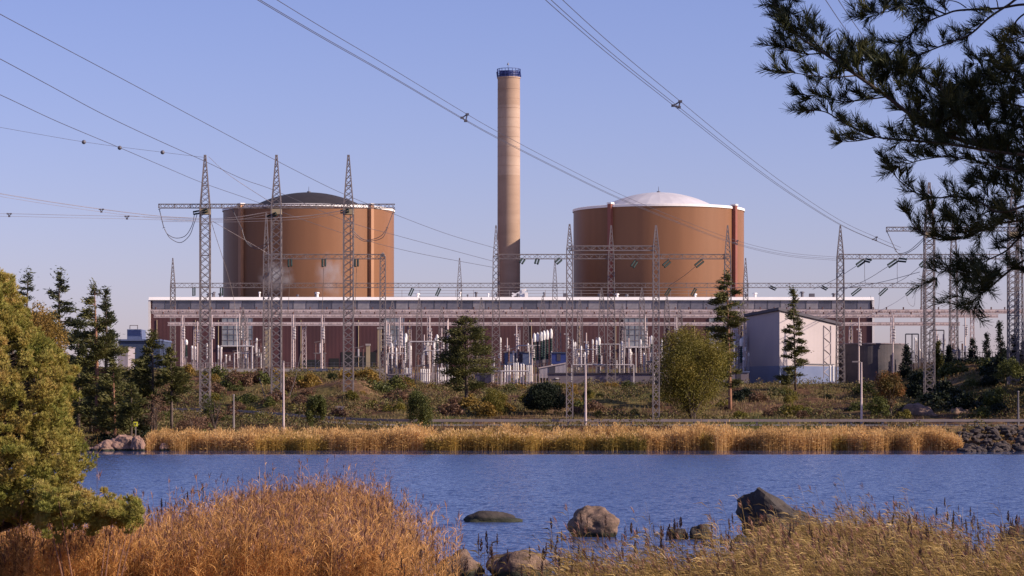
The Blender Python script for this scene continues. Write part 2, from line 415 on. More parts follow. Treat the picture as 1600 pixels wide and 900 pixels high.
# water
def water_mat():
    m, nt, p = new_mat('lake_water')
    p.inputs['Base Color'].default_value = (0.040, 0.065, 0.165, 1)
    p.inputs['Roughness'].default_value = 0.06
    p.inputs['IOR'].default_value = 1.333
    tc = nt.nodes.new('ShaderNodeTexCoord')
    def nz(sx, sy, scale, det):
        mp = nt.nodes.new('ShaderNodeMapping'); mp.inputs['Scale'].default_value = (sx, sy, 1); mp.inputs['Rotation'].default_value = (0, 0, R_(8))
        n = nt.nodes.new('ShaderNodeTexNoise'); n.inputs['Scale'].default_value = scale; n.inputs['Detail'].default_value = det; n.inputs['Roughness'].default_value = 0.6
        nt.links.new(tc.outputs['Object'], mp.inputs[0]); nt.links.new(mp.outputs[0], n.inputs['Vector']); return n.outputs['Fac']
    sp = nt.nodes.new('ShaderNodeSeparateXYZ'); nt.links.new(tc.outputs['Object'], sp.inputs[0])
    # smooth lee strip along the far reeds, open ripples elsewhere
    mr = nt.nodes.new('ShaderNodeMapRange'); mr.inputs['From Min'].default_value = 262; mr.inputs['From Max'].default_value = 268
    mr.inputs['To Min'].default_value = 1.0; mr.inputs['To Max'].default_value = 0.012
    nt.links.new(sp.outputs['Y'], mr.inputs['Value'])
    def vn(sx, sy, scale, det, amp):
        mp = nt.nodes.new('ShaderNodeMapping'); mp.inputs['Scale'].default_value = (sx, sy, 1); mp.inputs['Rotation'].default_value = (0, 0, R_(6))
        n = nt.nodes.new('ShaderNodeTexNoise'); n.inputs['Scale'].default_value = scale; n.inputs['Detail'].default_value = det; n.inputs['Roughness'].default_value = 0.6
        nt.links.new(tc.outputs['Object'], mp.inputs[0]); nt.links.new(mp.outputs[0], n.inputs['Vector'])
        sb = nt.nodes.new('ShaderNodeVectorMath'); sb.operation = 'SUBTRACT'; sb.inputs[1].default_value = (0.5, 0.5, 0.5)
        ml = nt.nodes.new('ShaderNodeVectorMath'); ml.operation = 'MULTIPLY'; ml.inputs[1].default_value = (amp * 0.6, amp, 0)
        nt.links.new(n.outputs['Color'], sb.inputs[0]); nt.links.new(sb.outputs[0], ml.inputs[0]); return ml.outputs[0]
    v1 = vn(1, 1, 2.6, 3, 1.5); v2 = vn(1.0, 0.5, 0.8, 4, 1.0)
    ad = nt.nodes.new('ShaderNodeVectorMath'); ad.operation = 'ADD'; nt.links.new(v1, ad.inputs[0]); nt.links.new(v2, ad.inputs[1])
    sc = nt.nodes.new('ShaderNodeVectorMath'); sc.operation = 'SCALE'; # normals leaned to the near side to shape the reflection towards higher sky
    s3 = nt.nodes.new('ShaderNodeSeparateXYZ'); nt.links.new(ad.outputs[0], s3.inputs[0])
    ab = nt.nodes.new('ShaderNodeMath'); ab.operation = 'ABSOLUTE'; nt.links.new(s3.outputs['Y'], ab.inputs[0])
    ng = nt.nodes.new('ShaderNodeMath'); ng.operation = 'MULTIPLY_ADD'; ng.inputs[1].default_value = -1.0; ng.inputs[2].default_value = -0.02; nt.links.new(ab.outputs[0], ng.inputs[0])
    cb = nt.nodes.new('ShaderNodeCombineXYZ'); nt.links.new(s3.outputs['X'], cb.inputs['X']); nt.links.new(ng.outputs[0], cb.inputs['Y'])
    nt.links.new(cb.outputs[0], sc.inputs[0]); nt.links.new(mr.outputs[0], sc.inputs['Scale'])
    up = nt.nodes.new('ShaderNodeVectorMath'); up.operation = 'ADD'; up.inputs[1].default_value = (0, 0, 1); nt.links.new(sc.outputs[0], up.inputs[0])
    nm = nt.nodes.new('ShaderNodeVectorMath'); nm.operation = 'NORMALIZE'; nt.links.new(up.outputs[0], nm.inputs[0]); nt.links.new(nm.outputs[0], p.inputs['Normal'])
    return m
wb = MB(); wb.add([(-700, 45, 0), (700, 45, 0), (700, 285, 0), (-700, 285, 0)], [(0, 1, 2, 3)])
wo_ = wb.build('lake_water', water_mat()); tag(wo_, kind='structure', label='rippled blue water between the two shores')

# road
rb = MB(); gb = MB()
xs = np.arange(-260, 261, 3.0)
def strip(mb, lo, hi, dz):
    vs = []; fs = []
    for i, x in enumerate(xs):
        y = float(road_y(np.array(x))); z = float(road_z(np.array(x))) + dz
        vs += [(x, y + lo, z), (x, y + hi, z)]
        if i: fs.append((2 * i - 2, 2 * i, 2 * i + 1, 2 * i - 1))
    mb.add(vs, fs)
strip(gb, -6.2, 6.2, 0.02); tag(gb.build('road_shoulder', M['gravel']), kind='structure', label='pale gravel shoulder of the shore road')
strip(rb, -3.4, 3.4, 0.03); tag(rb.build('road', M['asphalt']), kind='structure', label='grey asphalt shore road behind the reeds')
lb = MB()
strip(lb, -3.15, -3.0, 0.036); strip(lb, 3.0, 3.15, 0.036)
tag(lb.build('road_marking', M['white']), kind='structure', label='white edge lines of the shore road')

# ------------------------------------------------------------------ rocks
def rock_mesh(seed, sub=4, rough=0.35, sharp=False):
    bm = bmesh.new(); bmesh.ops.create_icosphere(bm, subdivisions=sub, radius=1)
    off = Vector((seed * 7.3, seed * 3.1, seed * 1.7))
    for v in bm.verts:
        n = v.co.normalized()
        d = noise.noise(n * 1.1 + off) * rough + noise.noise(n * 2.7 + off) * rough * 0.5 + abs(noise.noise(n * 5 + off)) * rough * -0.35 + noise.noise(n * 13 + off) * rough * 0.08
        q = noise.cell(n * 1.6 + off) * rough * 0.25
        v.co = n * (1 + d + q * (0.6 if sharp else 0.2))
    me = bpy.data.meshes.new('rock'); bm.to_mesh(me); bm.free()
    me.polygons.foreach_set('use_smooth', [not sharp] * len(me.polygons))
    return me
def rock(label, cx, cy, cz, sx, sy, sz, seed, m, rz=0, name='rock', me=None, group=None, sharp=False, warp=None, cat='rock'):
    if me is None:
        me = rock_mesh(seed, sharp=sharp); me.materials.append(m)
        if warp:
            for v in me.vertices: v.co = warp(v.co)
    o = bpy.data.objects.new(name, me); C.objects.link(o)
    o.location = (cx, cy, cz); o.scale = (sx, sy, sz); o.rotation_euler = (0, 0, rz)
    return tag(o, label, cat, group)
def prock(label, x0, x1, ytop, Y, m, seed, depth=0.8, sink=0.35, **k):
    wdt = (x1 - x0) * Y / F; top = Z(ytop, Y)
    h = top + sink
    return rock(label, X((x0 + x1) / 2, Y), Y, top - h / 2, wdt / 2 * 1.03, wdt / 2 * depth, h / 2, seed, m, **k)
def shark(c):
    c = c.copy(); t = (c.z + 1) / 2
    if c.z > -0.1:
        k = (c.z + 0.1) / 1.1
        c.x = c.x * (1 - 0.3 * k) - 0.6 * k; c.z = c.z - 0.18 * k * (c.x + 0.6)
    return c
prock('low flat boulder lying alone in the open water', 722, 808, 799, 123, M['rock_dark'], 2, 0.6, 0.45)
prock('rounded pinkish brown boulder with a green waterline standing in the water', 890, 964, 793, 110, M['rock_brown'], 5, 0.8, 0.45)
prock('tall dark pointed boulder rising behind the right-hand reeds', 1160, 1300, 768, 109, M['rock_dark'], 9, 0.6, 0.7, sharp=True, warp=shark)
prock('tiny dark stone left of the small black stone in the water', 1046, 1072, 824, 108, M['rock_dark'], 12, 0.8, 0.4)
prock('small black stone in the water between two boulders', 1077, 1112, 819, 108, M['rock_dark'], 14, 0.8, 0.4)
prock('low dark stone just left of the tall pointed boulder', 1146, 1168, 836, 106, M['rock_dark'], 15, 0.8, 0.4)
prock('half dark half sunlit boulder at the bottom edge left of its neighbour', 684, 752, 858, 86, M['rock_brown'], 21, 0.8, 0.5)
prock('wide brown boulder among reed stalks at the bottom edge', 762, 858, 858, 86, M['rock_brown'], 23, 0.7, 0.5)
prock('small tan boulder at the right tip of the orange reeds', 600, 662, 845, 98, M['rock_brown'], 27, 0.7, 0.4)
prock('dark boulder cut off by the right edge of the picture', 1560, 1640, 820, 100, M['rock_dark'], 31, 0.8, 0.5)
# pink granite shore at the far left
for i, (x0, x1, yt, lab) in enumerate([
        (146, 178, 689, 'low pink granite block at the left end of the far shore'),
        (166, 212, 681, 'largest pink granite outcrop on the far left shore'),
        (188, 228, 693, 'split pink boulder at the waterline beside the golden reeds'),
        (205, 226, 681, 'upright pink boulder below the small yellow sign'),
        (248, 264, 692, 'small grey pink boulder standing inside the golden reeds'),
        (136, 152, 698, 'smallest pink stone touching the near pine')]):
    prock(lab, x0, x1, yt, 285 + (i % 3), M['rock_pink'], 40 + i, 0.7, 0.6, sharp=True)
rng0 = random.Random(5)
rp = [rock_mesh(60 + i, 2, 0.5, True) for i in range(5)]
for me in rp: me.materials.append(M['riprap'])
for i in range(190):
    px = rng0.uniform(1497, 1660); Yr = rng0.uniform(279, 297)
    xx = X(px, Yr); s = rng0.uniform(0.2, 0.5)
    zz = max(-0.1, (Yr - 283) / 13 * 2.2) + 0.1
    rock('rough dark stone in the riprap bank at the right end of the far shore', xx, Yr, zz, s * 1.3, s, s * 0.8, 0, None, rng0.uniform(0, 6),
         name='riprap_stone', me=rp[i % 5], group='riprap stones on the right of the far shore')
prock('pale flat bedrock slab on the dark right-hand hill beside the rusty tree', 1408, 1475, 630, 332, M['rock_brown'], 71, 0.9, 0.6)
prock('narrow pale rock ledge on the dark right-hand hill', 1476, 1520, 634, 334, M['rock_brown'], 72, 0.9, 0.6)

# ------------------------------------------------------------------ reactor buildings
def cyl_px(px, Y): return X(px, Y)
YR = 709.0
def reactor(cx_px, label, dome_m, dome_dark, ribs, rib_m, seg, maskm):
    cx = X(cx_px, YR); r = 133 * YR / F
    zt = Z(327.5, YR); zb = 12.0
    t = thing('reactor_building', label, 'reactor building', (cx, YR, zb))
    b = MB(); b.lathe([(r, zb), (r, zt - 0.6)], 128, (cx, YR, 0)); b.build('wall', M['reactor'], t, smooth=True)
    b = MB(); b.lathe([(r + 0.25, zt - 0.75), (r + 0.25, zt - 0.1), (r - 0.1, zt), (17.0, zt + 0.3), (15.6, zt + 0.3)], 128, (cx, YR, 0))
    b.build('roof_rim', M['rim'], t)
    # dome cap
    rb_, hb, ht = 16.2, zt + 0.3, Z(301, YR)
    prof = []
    hh = ht - hb; Rs = (rb_ ** 2 + hh ** 2) / (2 * hh)
    for i in range(13):
        a = rb_ * (1 - i / 12); prof.append((max(a, 0.001), hb + math.sqrt(Rs * Rs - a * a) - (Rs - hh)))
    b = MB(); b.lathe(prof, seg, (cx, YR, 0), 0.2); d = b.build('dome', dome_m, t, smooth=dome_dark)
    b = MB(); b.tube([(cx, YR, ht - 0.1), (cx, YR, ht + 1.7)], [0.1, 0.04], 6); b.lathe([(0.01, ht + .4), (0.5, ht + 0.35), (0.5, ht - .2)], 10, (cx, YR, 0)); b.build('vent_mast', M['steel_dark'], d)
    for th in ribs:
        a = R_(th); n = Vector((math.sin(a), -math.cos(a), 0)); u = Vector((math.cos(a), math.sin(a), 0))
        c0 = Vector((cx, YR, 0)) + n * (r + 0.35)
        b = MB(); hw, hd = 0.55, 0.65
        q = [c0 + u * sx * hw + n * sy * hd for sx, sy in ((-1, -1), (1, -1), (1, 1), (-1, 1))]
        b.add([(p.x, p.y, zb) for p in q] + [(p.x, p.y, zt + 0.1) for p in q], [(0, 1, 5, 4), (1, 2, 6, 5), (2, 3, 7, 6), (3, 0, 4, 7), (4, 5, 6, 7)])
        rib = b.build('cable_shaft', rib_m, t)
        b = MB(); b.add([(p.x, p.y, zt + 0.1) for p in [c0 + u * sx * 0.7 + n * sy * 0.8 for sx, sy in ((-1, -1), (1, -1), (1, 1), (-1, 1))]] +
                        [(p.x, p.y, zt + 0.5) for p in [c0 + u * sx * 0.7 + n * sy * 0.8 for sx, sy in ((-1, -1), (1, -1), (1, 1), (-1, 1))]],
                        [(0, 1, 5, 4), (1, 2, 6, 5), (2, 3, 7, 6), (3, 0, 4, 7), (4, 5, 6, 7), (3, 2, 1, 0)]); b.build('cap', M['rim'], rib)
    # thin service pipes down the wall
    for th in maskm:
        a = R_(th); b = MB(); p = (cx + math.sin(a) * (r + 0.12), YR - math.cos(a) * (r + 0.12))
        b.tube([(p[0], p[1], zb), (p[0], p[1], zt - 0.8)], 0.12, 6); b.build('downpipe', rib_m, t)
    return t
reactor(482.5, 'brown round reactor building with dark dome behind the left pylon', M['dome_dark'], True, (-45, 49, 135, -135), M['rib_tan'], 64, (33,))
reactor(1029, 'brown round reactor building with white dome right of the chimney', M['dome_white'], False, (-36, 56, 144, -126), M['rib_red'], 28, ())

# ------------------------------------------------------------------ chimney
YC = 709.0; cx = X(795, YC); zb = 12.0
t = thing('chimney', 'tall slender concrete chimney with blue crown between the reactor buildings', 'chimney', (cx, YC, zb))
rr = 17.4 * YC / F; zt = Z(123, YC)
zs = [zb] + [Z(py, YC) for py in (400, 330, 275, 262, 215, 165, 150)] + [zt]
b = MB()
for i in range(len(zs) - 1):
    b.m = 1 if i in (3, 4, 5) else 0
    b.lathe([(rr * (1 + 0.02 * (1 - i / 8)), zs[i]), (rr * (1 + 0.02 * (1 - (i + 1) / 8)), zs[i + 1])], 48, (cx, YC, 0))
b.build('shaft', [M['stack'], M['stack_pale']], t, smooth=True)
b = MB()
for i, py in enumerate(range(140, 455, 15)):
    z = Z(py, YC); b.lathe([(rr * 1.001, z), (rr * 1.022, z + 0.03), (rr * 1.022, z + 0.1), (rr * 1.001, z + 0.13)], 48, (cx, YC, 0))
b.build('joint_ring', M['stack'], t, smooth=True)
b = MB(); b.lathe([(rr * 0.9, zt), (rr * 1.05, zt), (rr * 1.05, zt + 0.35), (rr * 0.86, zt + 0.35)], 48, (cx, YC, 0)); b.build('top_ring', M['stack_pale'], t, smooth=False)
b = MB(); b.lathe([(rr * 0.84, zt + 0.3), (rr * 0.84, zt + 2.0), (rr * 0.7, zt + 2.0), (rr * 0.7, zt + 0.3)], 24, (cx, YC, 0)); crown = b.build('crown', M['blue'], t)
b = MB()
for k in range(20):
    a = k * math.pi / 10; p = (cx + rr * 1.04 * math.cos(a), YC + rr * 1.04 * math.sin(a))
    b.bar((p[0], p[1], zt + 0.3), (p[0], p[1], zt + 2.6), 0.14)
    a2 = (k + 1) * math.pi / 10; q = (cx + rr * 1.04 * math.cos(a2), YC + rr * 1.04 * math.sin(a2))
    for dz in (0.5, 1.2, 1.9, 2.6): b.bar((p[0], p[1], zt + dz), (q[0], q[1], zt + dz), 0.13)
    if k % 3 == 0: b.bar((p[0], p[1], zt + 0.5), (q[0], q[1], zt + 1.9), 0.5, 0.06)
b.build('railing', M['blue'], crown)
b = MB(); b.bar((cx - 0.2, YC, zt + 1.8), (cx - 0.2, YC, zt + 4.0), 0.09); b.add([(cx - 0.55, YC, zt + 3.8), (cx + 0.15, YC, zt + 3.8), (cx - 0.2, YC - 0.3, zt + 3.8), (cx - 0.2, YC, zt + 4.6)], [(0, 2, 3), (2, 1, 3), (1, 0, 3), (0, 1, 2)])
b.build('beacon_mast', M['steel_dark'], t)

# ------------------------------------------------------------------ turbine hall
YH = 600.0; x0, x1 = X(235, YH), X(1363, YH); zt = Z(464, YH); zb = 11.0
t = thing('turbine_hall', 'long maroon turbine hall with a white roof edge and a high window band', 'hall', ((x0 + x1) / 2, YH, zb))
b = MB(); b.box(x0, x1, YH, YH + 70, zb, zt - 0.8); b.build('wall', M['maroon'], t)
b = MB(); b.add([(x0 - .4, YH - .5, zt - .75), (x1 + .4, YH - .5, zt - .75), (x1 + .4, YH + 70.4, zt - .75), (x0 - .4, YH + 70.4, zt - .75), (x0 - .4, YH + .55, zt), (x1 + .4, YH + .55, zt), (x1 + .4, YH + 70.4, zt), (x0 - .4, YH + 70.4, zt)], [(3, 2, 1, 0), (4, 5, 6, 7), (0, 1, 5, 4), (1, 2, 6, 5), (2, 3, 7, 6), (3, 0, 4, 7)]); rf = b.build('roof_edge', M['rim'], t)
b = MB()
b.box(x0 - 0.45, x0 + 0.05, YH - 0.35, YH + 0.3, zb, zt - 0.75); b.build('corner_trim', M['rim'], t)
b = MB(); b.box(x1 - 0.05, x1 + 0.45, YH - 0.35, YH + 0.3, zb, zt - 0.75); b.build('corner_trim', M['rim'], t)
zw0, zw1 = Z(483, YH), Z(469, YH)
nw = 56; ww = (x1 - x0 - 1.0) / nw
b = MB(); b.box(0.06, ww - 0.06, -0.10, -0.02, 0.06, zw1 - zw0 - 0.06)
wm = None
M['glass_b'] = glass_mat('window_glass_pale', (0.20, 0.19, 0.22), (0.38, 0.33, 0.34), 0.3)
M['glass_c'] = glass_mat('window_glass_dark', (0.07, 0.07, 0.10), (0.13, 0.12, 0.16), 0.3)
rgw = random.Random(3)
protos = []
for mm in (M['glass'], M['glass_b'], M['glass_c']):
    me = bpy.data.meshes.new('window'); me.from_pydata(b.v, [], b.f); me.materials.append(mm); protos.append(me)
for i in range(nw):
    o = bpy.data.objects.new('window', protos[rgw.choice([0, 0, 0, 1, 2])]); C.objects.link(o); o.parent = t
    o.location = (x0 + 0.5 + i * ww - t.location.x, 0, zw0 - t.location.z)
b = MB(); b.box(x0 + 0.1, x1 - 0.1, YH - 0.06, YH - 0.003, zw0 - 0.15, zw0); b.box(x0 + 0.1, x1 - 0.1, YH - 0.06, YH - 0.003, zw1, zw1 + 0.1)
for i in range(nw + 1): b.box(x0 + 0.5 + i * ww - 0.05, x0 + 0.5 + i * ww + 0.05, YH - 0.16, YH - 0.003, zw0 + 0.005, zw1 - 0.005)
b.build('window_frame', M['steel_dark'], t)
b = MB(); b.box(x0 + 0.1, x1 - 0.1, YH - 0.3, YH - 0.003, Z(486.5, YH), Z(484, YH)); b.build('sill_band', M['steel_pink'], t)
for (a, c, p0, p1) in ((347, 395, 497, 540), (600, 632, 497, 541), (974, 1012, 497, 541), (1108, 1135, 497, 541)):
    b = MB(); xa, xc = X(a, YH), X(c, YH); za, zc = Z(p1, YH), Z(p0, YH)
    b.box(xa, xc, YH - 0.12, YH - 0.004, za, zc); wn_ = b.build('glazed_panel', M['glass_light'], t)
    b = MB(); n = max(3, int((xc - xa) / 1.35))
    for i in range(n + 1): xx = xa + (xc - xa) * i / n; b.box(xx - 0.05, xx + 0.05, YH - 0.2, YH - 0.121, za, zc)
    for i in range(6): zz = za + (zc - za) * i / 5; b.box(xa, xc, YH - 0.22, YH - 0.121, zz - 0.05, zz + 0.05)
    b.build('glazing_bar', M['steel'], wn_)
    b = MB(); b.box(xa - 0.3, xc + 0.3, YH - 0.6, YH - 0.125, za - 0.35, za - 0.06); b.build('sill', M['rim'], wn_)
for (a, c, p0) in ((515, 530, 560), (533, 588, 550), (470, 500, 562)):
    b = MB(); b.box(X(a, YH), X(c, YH), YH - 0.08, YH - 0.005, zb, Z(p0, YH)); b.build('shadow_panel', M['black'], t)  # dark doorway shapes that stand in for the shadow on this wall
for px in (245, 305, 341, 440, 470, 560, 640, 672, 700, 745, 830, 905, 962, 1045, 1085, 1160, 1200, 1250, 1290, 1330):
    b = MB(); b.tube([P(px, 500, YH - 0.1), (X(px, YH - .1), YH - 0.1, zb)], 0.09, 5); b.build('downpipe', M['ochre'], t)
rg = random.Random(8)
for k in range(26):
    px = rg.uniform(240, 1355); 
    if rg.random() < 0.5: px = rg.choice([rg.uniform(240, 345), rg.uniform(620, 890), rg.uniform(1165, 1355)])
    s = rg.uniform(0.25, 0.7); h = rg.uniform(0.5, 1.1); yy = YH + rg.uniform(2, 8); xx = X(px, yy)
    b = MB(); b.lathe([(s * 0.5, zt), (s * 0.5, zt + h), (s * 0.95, zt + h + 0.02), (s * 0.7, zt + h + 0.3), (0.01, zt + h + 0.35)], 8, (xx, yy, 0))
    b.build('roof_vent', M['steel_dark'] if rg.random() < 0.6 else M['rim'], rf)
for px, w_, h_ in ((1265, 8, 6.5), (1040 - 160, 6, 7), (820, 5, 8)):
    yy = YH + 4; b = MB(); b.box(X(px, yy), X(px + w_, yy), yy, yy + 1.5, zt + 0.004, zt + h_ * .15); b.build('roof_box', M['steel_dark'] if px != 820 else M['rim'], rf)
b = MB()
for q in range(3):
    for px in np.arange(600, 1160, 14): b.bar(P(px, 463 - q * 4.5, YH + 12), P(px + 14, 463 - q * 4.5, YH + 12), 0.07)
for px in np.arange(600, 1160, 28): b.bar((X(px, YH + 12), YH + 12, zt), P(px, 453, YH + 12), 0.09)
b.build('roof_railing', M['steel'], rf)
# service hood between chimney foot and roof
b = MB()
b.bar(P(800, 463, YH + 6), P(822, 452, YH + 6), 0.5); b.bar(P(800, 458, YH + 6), P(818, 463, YH + 6), 0.3); b.bar(P(818, 452, YH + 6), P(818, 464, YH + 6), 0.8)
b.build('roof_ladder', M['white'], rf)

# ------------------------------------------------------------------ other buildings
def shed():
    Y = 440; zb = 6.5
    # gable shed turned a quarter: long left face in shade, sunlit face on the right
    A = P(1172, 600, Y); 
    xa, xb, xc = X(1173, Y), X(1218, Y - 6), X(1310, Y + 6)
    p = [Vector((xa, Y + 8, 0)), Vector((xb, Y - 6, 0)), Vector((xc, Y + 6, 0))]
    p.append(p[0] + p[2] - p[1])
    h = [Z(495, p[0].y), Z(485, p[1].y), Z(508, p[2].y), 0]
    h[3] = h[0] + h[2] - h[1]
    t = thing('shed', 'pale grey shed with a dark mono-pitch roof edge behind a slim pine', 'shed', (p[1].x, p[1].y, zb))
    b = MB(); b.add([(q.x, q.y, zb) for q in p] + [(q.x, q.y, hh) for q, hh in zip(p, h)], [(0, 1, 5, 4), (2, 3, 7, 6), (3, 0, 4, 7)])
    b.m = 1; b.add([(p[1].x, p[1].y, zb), (p[2].x, p[2].y, zb), (p[2].x, p[2].y, h[2]), (p[1].x, p[1].y, h[1])], [(0, 1, 2, 3)])  # sunlit face coloured lighter than the shaded walls
    b.build('wall', [M['lilac'], M['shed_lit']], t)
    cen = (p[0] + p[2]) / 2
    b = MB(); q = [cen + (k - cen) * 1.06 for k in p]
    b.add([(k.x, k.y, hh + 0.02) for k, hh in zip(q, h)] + [(k.x, k.y, hh + 0.5) for k, hh in zip(q, h)], [(3, 2, 1, 0), (4, 5, 6, 7), (0, 1, 5, 4), (1, 2, 6, 5), (2, 3, 7, 6), (3, 0, 4, 7)])
    b.build('roof', M['dark_roof'], t)
    d = (p[1] - p[0]).normalized(); n = Vector((d.y, -d.x, 0)) * 0.04
    d2 = (p[2] - p[1]).normalized(); n2 = Vector((d2.y, -d2.x, 0)) * 0.05
    b = MB(); 
    for aa, bb, nn in ((p[0], p[1], n), (p[1], p[2], n2)):
        b.add([(aa + nn).to_tuple()[:2] + (zb,), (bb + nn).to_tuple()[:2] + (zb,), (bb + nn).to_tuple()[:2] + (Z(572, Y),), (aa + nn).to_tuple()[:2] + (Z(572, Y),)], [(0, 1, 2, 3)])
    b.build('plinth', M['bluegrey'], t)
    b = MB()
    s0 = p[1] + (p[2] - p[1]) * 0.74 + n2 * 1.5; s1 = p[1] + (p[2] - p[1]) * 0.86 + n2 * 1.5
    for s in (s0, s1): b.bar((s.x, s.y, Z(590, Y)), (s.x, s.y, Z(508, Y)), 0.14)
    n_ = 9
    for i in range(n_):
        z0, z1 = [Z(590, Y) + (Z(508, Y) - Z(590, Y)) * k / n_ for k in (i, i + 1)]
        b.bar((s0.x, s0.y, z0), (s1.x, s1.y, z1), 0.1) if i % 2 else b.bar((s1.x, s1.y, z0), (s0.x, s0.y, z1), 0.1)
    b.build('stair_frame', M['lilac'], t)
    b = MB(); s2 = p[1] + (p[2] - p[1]) * 0.42 + n2 * 1.2; s3 = p[1] + (p[2] - p[1]) * 0.92 + n2 * 1.2
    b.bar((s2.x, s2.y, Z(569, Y)), (s3.x, s3.y, Z(569, Y)), 0.2); b.build('rail', M['steel_dark'], t)
shed()
# tank
Y = 452; tx = X(1359, Y); r = 55 * Y / F; zt_ = Z(537, Y)
t = thing('storage_tank', 'dark mottled round concrete tank right of the pale shed', 'tank', (tx, Y, 8))
b = MB(); b.lathe([(r, 6.5), (r, zt_), (r - 0.3, zt_), (r - 0.3, zt_ - 0.3), (0.01, zt_ - 0.3)], 64, (tx, Y, 0)); b.build('wall', M['tank'], t)
b = MB(); b.lathe([(r + 0.05, zt_ - 0.25), (r + 0.12, zt_ - 0.2), (r + 0.12, zt_ - 0.02), (r + 0.05, zt_)], 64, (tx, Y, 0)); b.build('rim', M['plinth'], t)
# left: dark blue plant building + pale annex
Y = 470
t = thing('plant_building', 'dark blue industrial building seen between the left trees and the hall', 'building', (X(210, Y), Y, 8))
b = MB(); b.box(X(185, Y), X(250, Y), Y, Y + 15, 8, Z(530, Y)); b.build('wall', M['navy'], t)
b = MB(); b.box(X(196, Y), X(217, Y), Y + 2, Y + 9, Z(530, Y) + 0.004, Z(514, Y)); un = b.build('rooftop_unit', M['bluegrey'], t)
b = MB()
for px in (203, 215): b.bar(P(px, 514, Y + 3), P(px, 508, Y + 3), 0.12)
b.bar(P(203, 508.5, Y + 3), P(215, 508.5, Y + 3), 0.12); b.build('railing', M['steel'], un)
b = MB(); b.box(X(184, Y), X(251, Y), Y - 0.3, Y + 15.3, Z(530, Y) - 0.3, Z(530, Y) - 0.01); b.build('roof_edge', M['bluegrey'], t)
Y = 440
t = thing('annex', 'small pale concrete annex below the dark blue building', 'building', (X(195, Y), Y, 8))
b = MB(); b.box(X(184, Y), X(200, Y), Y, Y + 8, 7, Z(543, Y)); b.build('wall', M['lilac'], t)
b = MB(); b.box(X(183, Y), X(201, Y), Y - 0.2, Y + 8.2, Z(543, Y) + 0.003, Z(541.5, Y)); b.build('roof', M['plinth'], t)
# terrace wall (left)
Y = 428
t = thing('retaining_wall', 'pale concrete terrace wall under the left part of the switchyard', 'wall', (X(450, Y), Y, 9))
b = MB(); b.box(X(292, Y), X(600, Y), Y, Y + 1.2, 9.0, Z(576, Y)); b.build('wall', M['concrete'], t)
b = MB()
for px in range(294, 600, 12): b.bar(P(px, 576, Y + 0.5), P(px, 566, Y + 0.5), 0.06)
for py in (567, 571.5): b.bar(P(294, py, Y + 0.5), P(598, py, Y + 0.5), 0.05)
b.build('railing', M['steel'], t)
# low plinth wall (centre right)
Y = 425
t = thing('low_building', 'long low violet-grey block at the front of the switchyard', 'building', (X(945, Y), Y, 7))
b = MB(); b.box(X(857, Y), X(1032, Y), Y, Y + 6, 6.8, Z(584, Y)); b.build('wall', M['plinth'], t)
b = MB(); b.box(X(856, Y), X(1033, Y), Y - 0.2, Y + 6.2, Z(584, Y) + 0.003, Z(582.5, Y)); b.build('roof', M['dark_roof'], t)
b = MB(); b.box(X(868, Y), X(873, Y), Y - 0.15, Y - 0.01, Z(592, Y), Z(590.5, Y)); b.build('lamp', M['rim'], t)
# small kiosks
def kiosk(a, c, top, base, Y, mw, mr, name, label, cat, depth=4, slope=0):
    t = thing(name, label, cat, (X((a + c) / 2, Y), Y, Z(base, Y)))
    xa, xc, z0, z1 = X(a, Y), X(c, Y), Z(base, Y) - 0.5, Z(top, Y)
    b = MB(); s = slope * Y / F
    b.add([(xa, Y, z0), (xc, Y, z0), (xc, Y + depth, z0), (xa, Y + depth, z0), (xa, Y, z1 - s), (xc, Y, z1), (xc, Y + depth, z1), (xa, Y + depth, z1 - s)],
          [(3, 2, 1, 0), (4, 5, 6, 7), (0, 1, 5, 4), (1, 2, 6, 5), (2, 3, 7, 6), (3, 0, 4, 7)]); b.build('wall', mw, t)
    b = MB(); e = 0.15
    b.add([(xa - e, Y - e, z1 - s + 0.004), (xc + e, Y - e, z1 + 0.004), (xc + e, Y + depth + e, z1 + 0.004), (xa - e, Y + depth + e, z1 - s + 0.004),
           (xa - e, Y - e, z1 - s + 0.2), (xc + e, Y - e, z1 + 0.2), (xc + e, Y + depth + e, z1 + 0.2), (xa - e, Y + depth + e, z1 - s + 0.2)],
          [(3, 2, 1, 0), (4, 5, 6, 7), (0, 1, 5, 4), (1, 2, 6, 5), (2, 3, 7, 6), (3, 0, 4, 7)]); b.build('roof', mr, t)
    dw = (xc - xa)
    b = MB(); b.box(xa + dw * 0.35, xa + dw * 0.6, Y - 0.06, Y - 0.005, z0 + 0.5, z0 + 0.5 + min(2.0, (z1 - z0) * 0.7)); b.build('door', M['dark_roof'], t)
    return t
kiosk(608, 640, 586, 602, 426, M['plinth'], M['steel'], 'kiosk', 'small grey kiosk at the right end of the terrace wall', 'kiosk')
kiosk(606, 619, 590, 603, 424, M['concrete'], M['steel'], 'kiosk', 'narrow pale hut leaning against the grey kiosk', 'kiosk', 3)
kiosk(843, 884, 568, 586, 432, M['lilac'], M['steel_pink'], 'kiosk', 'pale pink low building with sloping roof under the blue container', 'kiosk', 6, 8)
kiosk(862, 885, 552, 564, 436, M['blue'], M['navy'], 'container', 'dark blue container standing above the pale sloping roof', 'container', 3)
kiosk(788, 836, 551, 566, 445, M['bluegrey'], M['steel'], 'transformer_house', 'long blue-grey transformer housing right of the chimney foot', 'transformer', 4)
kiosk(1032, 1046, 592, 601, 424, M['plinth'], M['steel'], 'kiosk', 'tiny dark cabinet left of the round yellow-green tree', 'cabinet', 2)
kiosk(742, 768, 585, 602, 430, M['plinth'], M['steel'], 'kiosk', 'brown-grey hut just right of the broad centre pine', 'kiosk', 4)
